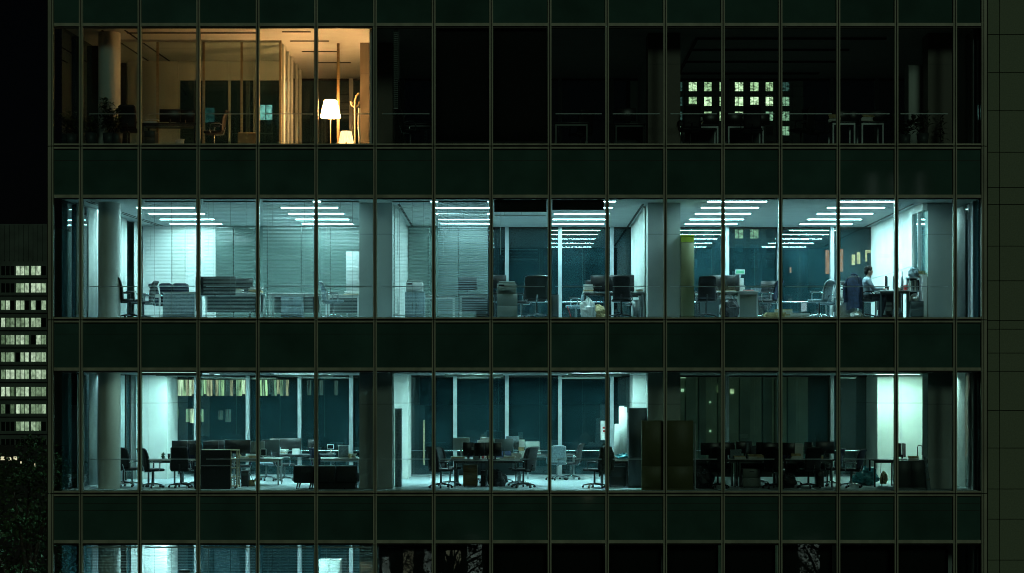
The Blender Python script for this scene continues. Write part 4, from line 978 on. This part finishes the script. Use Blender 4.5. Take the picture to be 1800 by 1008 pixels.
# ================================================================== TOP STOREY
T = 'top'; zt = FZ[T]
plant(T, 192, .55, 1.25, 'tall leafy pot plant against the foot of the round column, top storey', 40, .5, .17, seed=2, leaf=(.22, .03))
plant(T, 125, .7, .95, 'bushy pot plant in the left corner of the top storey', 30, .6, .17, seed=4, leaf=(.2, .03))
plant(T, 160, .5, .8, 'low pot plant between the left corner and the round column, top storey', 30, .6, .15, seed=6, leaf=(.2, .03))
plant(T, 206, .5, .7, 'short pot plant touching the right of the round column, top storey', 24, .5, .15, seed=8, leaf=(.18, .03))
chair(P_BLACK, T, 227, 1.0, 92, 'black chair back right of the round column, top storey')
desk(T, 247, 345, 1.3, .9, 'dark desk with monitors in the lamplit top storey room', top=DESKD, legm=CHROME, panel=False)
monitor(T, 299, 1.7, 182, 'left dark monitor on the lamplit top storey desk', w=.56, h=.34, lift=.08)
monitor(T, 326, 1.8, 178, 'right dark monitor on the lamplit top storey desk', w=.50, h=.34, lift=.08)
papers(T, 266, 1.6, .73, .34, .24, .12, 'papers at the left end of the lamplit desk')
bin_(T, 316, 1.4, 'pale waste bin under the lamplit desk', PAPER, .12, .3)
drawers(T, 253, 272, 1.5, .5, .55, 'dark drawer unit under the lamplit desk', STEELD, 3)
chair(P_CHROME, T, 376, 1.4, 178, 'office chair side-on facing the lamplit desk, its back catching warm light')
t = thing('cardboard_box', 'brown cardboard box by the window, top storey', 'box', (X(434, .7), .85, zt), 0)
MB().box(-.24, .24, -.16, .16, 0, .36).build('carton', CARD, t)
for s in (-1, 1): MB().add([(-.24, s*.16, .361), (.24, s*.16, .361), (.24, s*.03, .40), (-.24, s*.03, .40), (-.24, s*.16, .365), (.24, s*.16, .365), (.24, s*.03, .404), (-.24, s*.03, .404)], [(0,1,2,3),(7,6,5,4),(0,4,5,1),(3,2,6,7),(1,5,6,2),(0,3,7,4)]).build('flap', CARD, t)
MB().box(-.03, .03, -.1625, -.1602, .22, .36).build('tape', PAPERC, t)
WARM = (1.0, 0.56, 0.22)
SHADE = emis('lit_lamp_shade', (1.0, 0.45, 0.15), 74.0); SHADE2 = emis('lit_small_shade', (1.0, 0.60, 0.22), 2.6, .25, 30, (1, 1, .02))
t = thing('floor_lamp', 'floor lamp with a brightly lit cone shade, top storey', 'lamp', (X(581, 2.0), 2.0, zt), 0)
n = 32
MB().lathe([(.275, .98), (.17, 1.43), (.166, 1.43), (.271, .98), (.275, .98)], n).build('lamp_shade', SHADE, t)
MB().tube([(0, 0, .03), (0, 0, 1.40)], .014, 8).build('pole', WOODL, t)
MB().lathe([(0, 0), (.15, 0), (.15, .02), (.02, .035), (0, .035)], 24).build('base', WOODD, t)
MB().ball((0, 0, 1.18), .05, .05, .07).build('bulb', emis('bulb', (1, .52, .2), 120), t)
t = thing('table_lamp', 'small lit lamp with a pleated shade low beside the floor lamp', 'lamp', (X(608.5, 2.0), 2.0, zt + .22), 0)
sh = MB(); prof = [(.20, .07), (.14, .38)]; nn = 48
vs = [((r + .006*(k % 2)) * cos(2*pi*k/nn), (r + .006*(k % 2)) * sin(2*pi*k/nn), zz) for r, zz in prof for k in range(nn)]
sh.add(vs, [(k, (k+1) % nn, nn + (k+1) % nn, nn + k) for k in range(nn)]); sh.build('lamp_shade', SHADE2, t)
MB().tube([(0, 0, .0), (0, 0, .3)], .02, 8).build('stem', WOODL, t); MB().lathe([(0, 0), (.09, 0), (.07, .02), (0, .025)], 20).build('base', WOODL, t)
t = thing('low_table', 'low wooden table under the small lit lamp', 'table', (X(600, 2.0), 2.0, zt), 0)
MB().rbox(-.62, .42, -.3, .3, .19, .22, .008, 1).build('table_top', WOODL, t)
for sx_ in (-.57, .37):
    for sy_ in (-.25, .25): MB().box(sx_ - .02, sx_ + .02, sy_ - .02, sy_ + .02, 0, .19).build('leg', WOODL, t)
t = thing('coat_stand', 'pale coat stand beside the square column right of the floor lamp', 'coat stand', (X(624, 2.2), 2.2, zt), 0)
MB().tube([(0, 0, .02), (0, 0, 1.45), (.03, 0, 1.58), (.11, 0, 1.66)], .028, 8).build('pole', WOODL, t)
for a in (pi, pi*.75, .3): MB().tube([(0, 0, 1.28), (.08*cos(a), .08*sin(a), 1.33), (.12*cos(a), .12*sin(a), 1.44)], .022, 6).build('hook', WOODL, t)
MB().lathe([(0, 0), (.17, 0), (.17, .03), (0, .04)], 20).build('base', CURTAIN, t)
o = MB().sheet(lambda u, v: (.02 + .07*u + .008*sin(v*8), -.06 + .05*sin(u*9 + v*3), .25 + 1.0*v), 8, 8, .012, (0, -1, 0)).build('scarf', CURTAIN, None, (X(628, 2.2), 2.2, zt)); tag(o, 'pale cloth hanging from the coat stand', 'cloth')
# dim centre rooms
desk(T, 706, 760, 1.4, .8, 'dark desk in the unlit bay right of the lamp, top storey', top=DESKD, legm=CHROME, panel=False)
chair(P_CHROME, T, 722, 1.1, 20, 'chair faintly visible in the unlit bay right of the lamp')
desk(T, 974, 1035, 1.2, .8, 'dark desk in the unlit bay left of the bluish far tower', top=DESKD, legm=STEELG, panel=False)
desk(T, 1080, 1135, 1.4, .8, 'dark desk in front of the bluish far tower, top storey', top=DESKD, legm=STEELD)
chair(P_BLACK, T, 1020, 1.8, 120, 'black chair in the unlit bay left of the bluish far tower')
monitor(T, 1100, 1.8, 180, 'black monitor in front of the bluish far tower, top storey')
# dark right-hand room
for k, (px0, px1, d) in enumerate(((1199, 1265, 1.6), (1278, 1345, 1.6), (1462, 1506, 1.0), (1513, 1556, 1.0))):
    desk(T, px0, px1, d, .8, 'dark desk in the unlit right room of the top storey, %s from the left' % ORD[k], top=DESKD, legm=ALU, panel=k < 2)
for k, (px, d, dg) in enumerate(((1213, .9, 95), (1322, 1.0, 85), (1408, 1.0, 150), (1438, 1.4, 20))):
    chair(P_BLACK, T, px, d, dg, 'black chair silhouetted in the unlit right room of the top storey, %s from the left' % ORD[k])
for k, (px, d, ww) in enumerate(((1247, 1.9, .5), (1290, 1.8, .46), (1309, 2.0, .4), (1336, 1.9, .52), (1478, 1.4, .5), (1500, 1.5, .3), (1540, 1.4, .56))):
    monitor(T, px, d, 180, 'black monitor silhouetted in the unlit right room, %s from the left' % (ORD + ['seventh'])[k], w=ww, h=.31, lift=.03)
for k, (px, d) in enumerate(((1225, 1.7), (1283, 2.0), (1466, 1.3), (1524, 1.3))):
    papers(T, px, d, .73, .3, .25, .2, 'heap of papers on the unlit right desks of the top storey, %s from the left' % ORD[k])
cabinet(T, 1597, 1622, 1.6, .5, 2.32, 'tall pale cabinet left of the right square column, top storey', WALL, 1, None, 'cabinet', False)
plant(T, 1590, .8, 1.0, 'large leaved pot plant at the foot of the tall pale cabinet', 20, .8, .16, seed=11, leaf=(.32, .06))
plant(T, 1622, .6, .95, 'spiky pot plant in front of the right square column, top storey', 20, .6, .16, seed=12, leaf=(.34, .03))
plant(T, 1655, .6, .9, 'slender pot plant right of the spiky one, top storey', 16, .15, .07, seed=13, leaf=(.2, .03))

# bottom storey, behind the blinds
Bt = 'bottom'
cabinet(Bt, 300, 345, 4.0, .5, 1.9, 'tall pale cabinet behind the blinds of the bottom storey', GREYF, 2)
cabinet(Bt, 560, 598, 3.0, .5, 2.4, 'bright cabinet behind the rightmost lit blind of the bottom storey', STEELG, 2)
monitor(Bt, 325, 1.6, 180, 'dark monitor low behind the second blind of the bottom storey', w=.3, h=.5, zb=1.65)
cabinet(Bt, 305, 340, 1.4, .5, 1.65, 'cabinet carrying the dark monitor, bottom storey', GREYF, 1)

# ================================================================== things behind and beside
def far_building(name, label, dist, px0, px1, ytop, m, depth=20.0):
    s = PPM * D0 / dist; y = dist - D0
    t = thing(name, label, 'building', (((px0 + px1)/2 - 905)/s, y, 0), 0)
    h = EYE + (692 - ytop)/s; w = (px1 - px0)/2/s
    MB().box(-w, w, 0, depth, 0, h).build('wall', m, t)
    return t, s, h
def far_window(t, s, pxc_parent, px0, px1, y0, y1, m, bars=0, proud=.06):
    cx = (px0 + px1)/2 - pxc_parent
    x0, x1 = (px0 - pxc_parent)/s, (px1 - pxc_parent)/s; z0, z1 = EYE + (692 - y1)/s, EYE + (692 - y0)/s
    f = MB().box(x0, x1, -proud, -.01, z0, z1).build('window', m, t)
    for k in range(bars):
        xx = x0 + (x1 - x0)*(k + 1)/(bars + 1); MB().box(xx - .05, xx + .05, -proud - .05, -proud - .005, z0, z1).build('bar', FRAMED, f)
    return f
LITG = [emis('lit_office_window_%d' % k, (0.56 + .05*k, 0.95, 0.50 + .05*k), (.10, .20, .32, .45)[k], .5, 1.0, (1.6, 1, 1)) for k in range(4)]
DIMW = mat('unlit_window', (0.006, 0.012, 0.011), .15)
# tower at the left
t, s, h = far_building('office_tower', 'far dark tower with rows of lit office windows left of the glass block', 380, -110, 84, 394, TOWERW)
pc = -13
for r in range(12):
    yc = 476.5 + r*30.4
    for gi, (a, b) in enumerate(((-25, -1), (1.5, 26), (27.5, 51.5), (54, 81.5))):
        for k in range(3):
            x0 = a + (b - a)*k/3 + .8; x1 = a + (b - a)*(k + 1)/3 - .8
            lit = not ((r == 0 and gi < 2) or (r == 1 and gi < 2) or (r >= 9 and (gi < 2 or k == 2 and gi == 3)) or r > 9) and rnd.random() < .93
            if r == 2 and gi < 2: lit = rnd.random() < .3
            far_window(t, s, pc, x0, x1, yc - 8.5, yc + 7.5, rnd.choice(LITG[1:] if gi > 1 else LITG) if lit else DIMW)
    MB().box((-110 - pc)/s, (84 - pc)/s, -.5, -.12, EYE + (692 - yc - 10.5)/s, EYE + (692 - yc - 13)/s).build('ledge', TOWERW, t)
for k in range(23):
    xx = (-108 + k*8.3 - pc)/s; MB().box(xx - .06, xx + .06, -.35, -.005, h - 7.6, h - .2).build('parapet_fin', TOWERW, t)
# low far building with street-level lights
t, s, h = far_building('low_building', 'far low building with a row of small lamps left of the glass block', 250, -60, 90, 786, TOWERB, 10)
for k, (a, b, y) in enumerate(((1, 8, 806), (12, 20, 807), (24, 30, 806), (36, 38, 812), (60, 62, 818), (-20, -10, 806))):
    far_window(t, s, 15, a, b, y - 3, y + 3, emis('shop_light', (1, .95, .6), .6))
# building seen through the lower left storey
t, s, h = far_building('ribbon_window_building', 'building behind with a lit ribbon of curtained windows, seen through the lower left storey', 200, 180, 690, 90, TOWERB)
pc = 435
RIB = [emis('ribbon_%d' % k, c, v, .9, 1.0, (7, 1, .5)) for k, (c, v) in enumerate((((.70, 1, .50), .8), ((.55, .85, .50), .40), ((.95, .85, .5), .5), ((.85, .95, .62), .95), ((.3, .5, .4), .16)))]
for a, b in ((306, 436), (450, 508)):
    n = int((b - a)/5.2)
    for k in range(n):
        x0 = a + (b - a)*k/n + .3; x1 = a + (b - a)*(k + 1)/n - .3
        far_window(t, s, pc, x0, x1, 668, 696 - rnd.choice((0, 0, 0, 0, 3)), RIB[rnd.choice((0, 0, 1, 1, 1, 2, 3, 3, 4))])
for (a, b) in ((540, 547), (562, 568), (588, 594)): far_window(t, s, pc, a, b, 669, 695, RIB[4])
for (a, b, y0, y1, k) in ((309, 314, 719, 735, 1), (327, 333, 719, 742, 1), (335, 341, 719, 744, 3), (342, 346, 719, 738, 0), (352, 358, 720, 742, 1), (384, 392, 722, 738, 4), (396, 406, 720, 742, 4)): far_window(t, s, pc, a, b, y0, y1, RIB[k])
cool = emis('cool_window', (.55, 1, .92), .9, .5, 2.5)
f = far_window(t, s, pc, 456.5, 478.5, 185, 211, cool, 1)
far_window(t, s, pc, 356, 377, 190, 216, emis('dim_cool_window', (.2, .6, .55), .12, .5, 2))
# grid tower seen through the dark top-right room
t, s, h = far_building('grid_tower', 'far tower with a grid of lit square windows, seen through the unlit top right room', 450, 1150, 1412, 80, TOWERB)
pc = 1281
cols = [(1183, 1200), (1210, 1225.5), (1234.5, 1251.5), (1261.5, 1277), (1289, 1307), (1315.5, 1334), (1345, 1359.5), (1374, 1388)]
GW = [emis('grid_window_%d' % k, c, v, .8, 1.1, (1, 1, 1.6)) for k, (c, v) in enumerate((((.90, 1, .58), 1.2), ((.78, .95, .50), .75), ((.6, .9, .55), .5), ((.25, .5, .42), .14)))]
for r in range(-1, 13):
    yc = 152.5 + r*25.9
    for ci, (a, b) in enumerate(cols):
        mm = DIMW
        if 0 <= r <= 2: mm = GW[rnd.choice((0, 0, 1, 1, 2))] if 1 <= ci <= 6 else (GW[3] if ci == 0 or r == 0 else GW[2])
        if r == 3 and ci in (0, 7): mm = GW[2]
        if r == 10: mm = GW[2] if ci in (4, 5) else (GW[3] if ci in (1, 2) else DIMW)
        far_window(t, s, pc, a + .8, b - .8, yc - 7.5, yc + 8, mm, 1 if mm is not DIMW else 0)
for k in range(9):
    xx = (1180 + k*27 - pc)/s
    MB().box(xx - .5, xx + .5, -.45, -.07, 10, h).build('pilaster', TOWERB, t)
# narrow bluish tower, top centre
t, s, h = far_building('striped_tower', 'narrow far tower with bluish striped windows, seen through the unlit top storey', 500, 1108, 1150, 128, TOWERB)
for k in range(26): far_window(t, s, 1129, 1123, 1138, 140 + k*4.3, 143.2 + k*4.3, emis('blue_stripe', (.35, .62, .85), .22, .4, .6))
# building with orange windows behind the bright right room
t, s, h = far_building('orange_window_building', 'building behind with a few orange lit windows, seen behind the seated person', 160, 1420, 1720, 300, TOWERB)
ORG = emis('orange_window', (1, .42, .22), .55, .3, 3, (4, 1, .3)); YEL = emis('yellow_window', (1, .85, .4), .9, .4, 3)
for (a, b, y0, y1, m_) in ((1451, 1458, 440, 482, ORG), (1474, 1482, 438, 478, ORG), (1497, 1503, 448, 466, YEL), (1506, 1512, 444, 464, YEL), (1521, 1524, 440, 460, YEL), (1524, 1534, 440, 445, YEL), (1388, 1391, 470, 480, ORG)): far_window(t, s, 1570, a, b, y0, y1, m_)
# pale facade behind the dark part of the lower storey
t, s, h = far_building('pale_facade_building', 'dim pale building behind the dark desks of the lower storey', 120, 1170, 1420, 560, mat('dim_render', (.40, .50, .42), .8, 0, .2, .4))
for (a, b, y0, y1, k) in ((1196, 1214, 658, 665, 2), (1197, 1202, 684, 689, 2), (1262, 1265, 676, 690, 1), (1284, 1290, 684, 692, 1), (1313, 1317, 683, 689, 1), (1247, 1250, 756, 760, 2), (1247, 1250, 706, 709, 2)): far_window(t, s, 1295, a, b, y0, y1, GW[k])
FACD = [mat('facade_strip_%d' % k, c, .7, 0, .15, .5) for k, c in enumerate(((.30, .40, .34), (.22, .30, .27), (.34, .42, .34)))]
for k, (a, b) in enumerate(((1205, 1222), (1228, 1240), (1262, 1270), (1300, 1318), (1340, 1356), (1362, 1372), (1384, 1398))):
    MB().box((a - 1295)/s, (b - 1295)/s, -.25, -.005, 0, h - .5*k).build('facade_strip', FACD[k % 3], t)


# ------------------------------------------------------------------ trees at the lower left
def tree(x, y, h, rx, rz, label, seed, n=5200, big=1.0):
    rr = random.Random(seed); t = thing('tree', label, 'tree', (x, y, 0), 0, 'street trees')
    tk = MB(); zc = h - rz
    tk.tube([(0, 0, 0), (.05, .03, h*.25), (-.05, .05, h*.5), (.1, 0, h*.8)], [.28, .22, .16, .05], 10)
    ends = []
    for k in range(14):
        a = rr.uniform(0, 2*pi); z0 = rr.uniform(.3, .7)*h; L_ = rx*rr.uniform(.5, .95)
        e = Vector((cos(a)*L_, sin(a)*L_, z0 + rr.uniform(.12, .3)*h)); e.z = min(e.z, h*.95)
        tk.tube([(0, 0, z0), Vector((0, 0, z0)).lerp(e, .5) + Vector((0, 0, .2)), e], [.09, .06, .02], 6); ends.append(e)
    tk.build('trunk', BARK, t)
    cl = []
    for k in range(75):
        a = rr.uniform(0, 2*pi); u = rr.uniform(-1, 1); r = rr.uniform(.45, 1)**.5
        cl.append((Vector((rx*r*cos(a)*math.sqrt(1-u*u), rx*r*sin(a)*math.sqrt(1-u*u), zc + rz*r*u)), rr.uniform(.35, .85)))
    lf = MB()
    for k in range(n):
        c, r = rr.choice(cl); p = c + Vector((rr.gauss(0, 1), rr.gauss(0, 1), rr.gauss(0, .7)))*r*.55
        if p.z > h: p.z = h - rr.random()*.4
        d = Vector((rr.gauss(0, 1), rr.gauss(0, 1), rr.gauss(-.2, .7))).normalized(); s_ = d.cross(Vector((rr.gauss(0, 1), rr.gauss(0, 1), rr.gauss(0, 1)))).normalized()
        L_ = rr.uniform(.10, .20); L_ *= big; lf.add([p, p + d*L_*.5 + s_*L_*.3, p + d*L_, p + d*L_*.5 - s_*L_*.3], [(0,1,2,3)])
    lf.build('crown', LEAF, t)
tree(X(50, 9), 9, Z(752, 9), 2.6, 5.5, 'dark leafy tree right at the left corner of the glass block', 5, 9000)
tree(X(-35, 16), 16, Z(790, 16), 3.4, 5.5, 'dark leafy tree at the left edge of the picture', 6, 7000)

# ------------------------------------------------------------------ across the street, mirrored in the front glass
t = thing('street_block', 'dark block across the street, its lit windows mirrored in the front glass', 'building', (6, -78, 0), 0)
MB().box(-45, 45, -14, 0, 0, 33).build('wall', TOWERB, t)
OPP = [emis('opposite_window_%d' % k, c, v, .5, 1.4) for k, (c, v) in enumerate((((.75, 1, .85), .45), ((.9, .95, .6), .45)))]
def opp(x0, x1, z0, z1, k): MB().box(x0, x1, .01, .08, z0, z1).build('window', OPP[k], t)
for k in range(7): opp(-18 + k*1.45, -17.2 + k*1.45 + rnd.uniform(-.3, .3), 2.4 + rnd.uniform(0, 1), 4.4 + rnd.uniform(0, 1.8), k % 2)
opp(13.5, 15, 1, 6, 0); opp(18.3, 18.7, 24.5, 31, 0); opp(19.9, 20.15, 24.5, 31, 0); opp(21.6, 21.9, 24.5, 31, 0); opp(18.9, 19.9, 25.3, 25.6, 1); opp(20.3, 21.4, 25.2, 25.5, 1)
opp(20.6, 20.9, 11.6, 17.2, 0); opp(24.9, 25.1, 11.6, 17.2, 1); opp(-1.2, -.8, 8.6, 10.4, 1)
tree(-11.5, -66, 10.5, 4.2, 4.0, 'street tree across the road mirrored in the dark bottom windows left of centre', 15, 9500, 1.1)
tree(-4.0, -68, 9.5, 3.8, 3.8, 'street tree across the road mirrored in the dark bottom windows at the centre', 16, 9000, 1.1)
tree(19.0, -66, 10.0, 3.6, 4.0, 'street tree across the road mirrored in the dark bottom windows on the right', 17, 9000, 1.1)

# ------------------------------------------------------------------ more clutter on the desks
def cable(lv, pts, label):
    o = MB().tube([(X(px, d), d, FZ[lv] + zz) for px, d, zz in pts], .008, 5).build('cable', BLACKP); tag(o, label, 'cable', 'loose cables')
def box_file(lv, px, d, z, w, dep, h, label, m):
    t = thing('storage_box', label, 'box', (X(px, d), d, FZ[lv] + z), R(rnd.uniform(-12, 12)), 'small storage boxes')
    MB().box(-w/2, w/2, -dep/2, dep/2, 0, h*.8).build('body', m, t); MB().box(-w/2 - .006, w/2 + .006, -dep/2 - .006, dep/2 + .006, h*.8 + .001, h).build('lid', m, t)
cable(L, ((436, 2.05, .4), (441, 2.0, .3), (446, 2.0, .12), (447, 2.0, .01), (452, 2.1, .01)), 'black cable drooping beside the black computer tower, lower storey')
cable(L, ((846, 1.9, .70), (848, 1.7, .35), (853, 1.6, .08), (860, 1.6, .01)), 'black cable hanging under the central desk cluster')
cable(L, ((1549, 1.75, .70), (1548, 1.7, .4), (1552, 1.7, .2), (1549, 1.7, .02)), 'black cable hanging under the thin legged dark desk')
cable(M, ((1090, 1.8, .68), (1086, 1.7, .3), (1080, 1.6, .1), (1074, 1.6, .01)), 'black cable hanging under the paired monitor desk')
monitor(L, 344, 2.0, 176, 'dark monitor standing on the right end of the pale table', w=.34, h=.30)
papers(L, 309, 1.9, .73, .3, .22, .05, 'flat papers on the pale table right of the small plant')
papers(L, 376, 3.5, .73, .24, .2, .22, 'upright white files among the rear monitors behind the shelf unit', m=PAPER)
mug(L, 297, 1.85, .73, 'dark pencil pot on the pale table', BLACKP, .16, .04)
chair(P_CHROME, L, 398, 4.6, 200, 'dark chair behind the rear monitors, above the shelf unit')
chair(P_MESH, L, 424, 3.9, 190, 'dark chair behind the wide monitor of the cluttered desk')
chair(P_CHROME, L, 500, 4.9, 30, 'black chair in the open floor left of the sofa')
box_file(L, 484, 6.1, .73, .3, .3, .2, 'pale box on the rear steel desk left of the low wide screen', GREYF)
box_file(L, 520, 6.1, .73, .2, .2, .16, 'small white box on the rear steel desk right of the low wide screen', WHITEP)
monitor(L, 550, 6.3, 180, 'small dark screen on the rear steel desk above the sofa back', w=.3, h=.3)
monitor(L, 581, 6.6, 0, 'small pale clock-like display by the rear window behind the mesh chair', w=.2, h=.14, bez=WHITEP, zb=.74)
monitor(L, 811, 2.9, 170, 'grey monitor on the rear desk of the central cluster, far left', w=.46, h=.34, bez=STEELG, lift=.22)
monitor(L, 901, 3.0, 190, 'pale monitor on the rear desk of the central cluster, far right', w=.36, h=.36, bez=GREYF, lift=.24)
chair(P_MESH, L, 836, 3.9, -80, 'dark chair behind the central cluster, left one')
chair(P_MESH, L, 882, 4.0, -100, 'dark chair behind the central cluster, right one')
box_file(L, 848, 3.0, .73, .34, .26, .34, 'stacked white box in the middle of the central cluster', WHITEP)
box_file(L, 866, 2.2, .73, .16, .2, .3, 'pale slim box right of the middle monitors', PAPER)
papers(L, 940, 6.3, .73, .3, .25, .12, 'papers on the narrow steel desk by the rear window')
chair(P_CHROME, L, 1003, 6.0, 160, 'dark chair pushed to the rear window right of the lone pale chair')
bag(L, 1076, 1.6, .731, .12, .1, .07, 'small crumpled white bag at the left of the blue plastic', WHITEP, 'bag', 81, 'sack')
chair(P_CHROME, L, 1332, 2.9, -70, 'dark chair behind the dark desks, left of the middle')
chair(P_MESH, L, 1388, 2.9, -95, 'dark chair behind the dark desks, right of the middle')
chair(P_BLACK, L, 1362, .95, 70, 'black chair in front of the dark desks right of the pale drawer unit')
box_file(L, 1292, 2.2, .73, .3, .3, .26, 'pale box among the monitors of the dark desks', GREYF)
box_file(L, 1402, 2.2, .73, .24, .3, .42, 'white upright box at the right of the dark desks', WHITEP)
box_file(L, 1436, 2.0, .73, .3, .2, .1, 'yellowish box at the right end of the dark desks', PAPERC)
pc_tower(L, 1440, 1.8, 'black computer tower under the right end of the dark desks')
bag(L, 1385, 1.3, 0, .22, .18, .2, 'dark bag on the floor under the dark desks', BLACK, 'bag', 82)
monitor(M, 1246, 3.6, 178, 'far monitor behind the black chair of the bright right room', w=.5, h=.34)
desk(M, 1226, 1345, 3.4, .8, 'rear desk row of the bright right room', top=DESKD, legm=CHROME)
box_file(M, 1329, 1.9, .73, .22, .2, .12, 'small pale box on the desk end of the bright right room', GREYF)
monitor(M, 1352, 3.6, 182, 'far monitor above the dark mesh chair of the bright right room', w=.46, h=.3)
bag(M, 1506, .8, 0, .16, .14, .1, 'crumpled white sheets on the floor behind the person\'s chair', PAPER, 'papers', 83, 'paper_heap')
monitor(M, 1042, 3.4, 176, 'far monitor behind the paired ones, central room', w=.4, h=.3)
papers(M, 1126, 2.0, .73, .2, .24, .1, 'papers at the right end of the paired monitor desk')
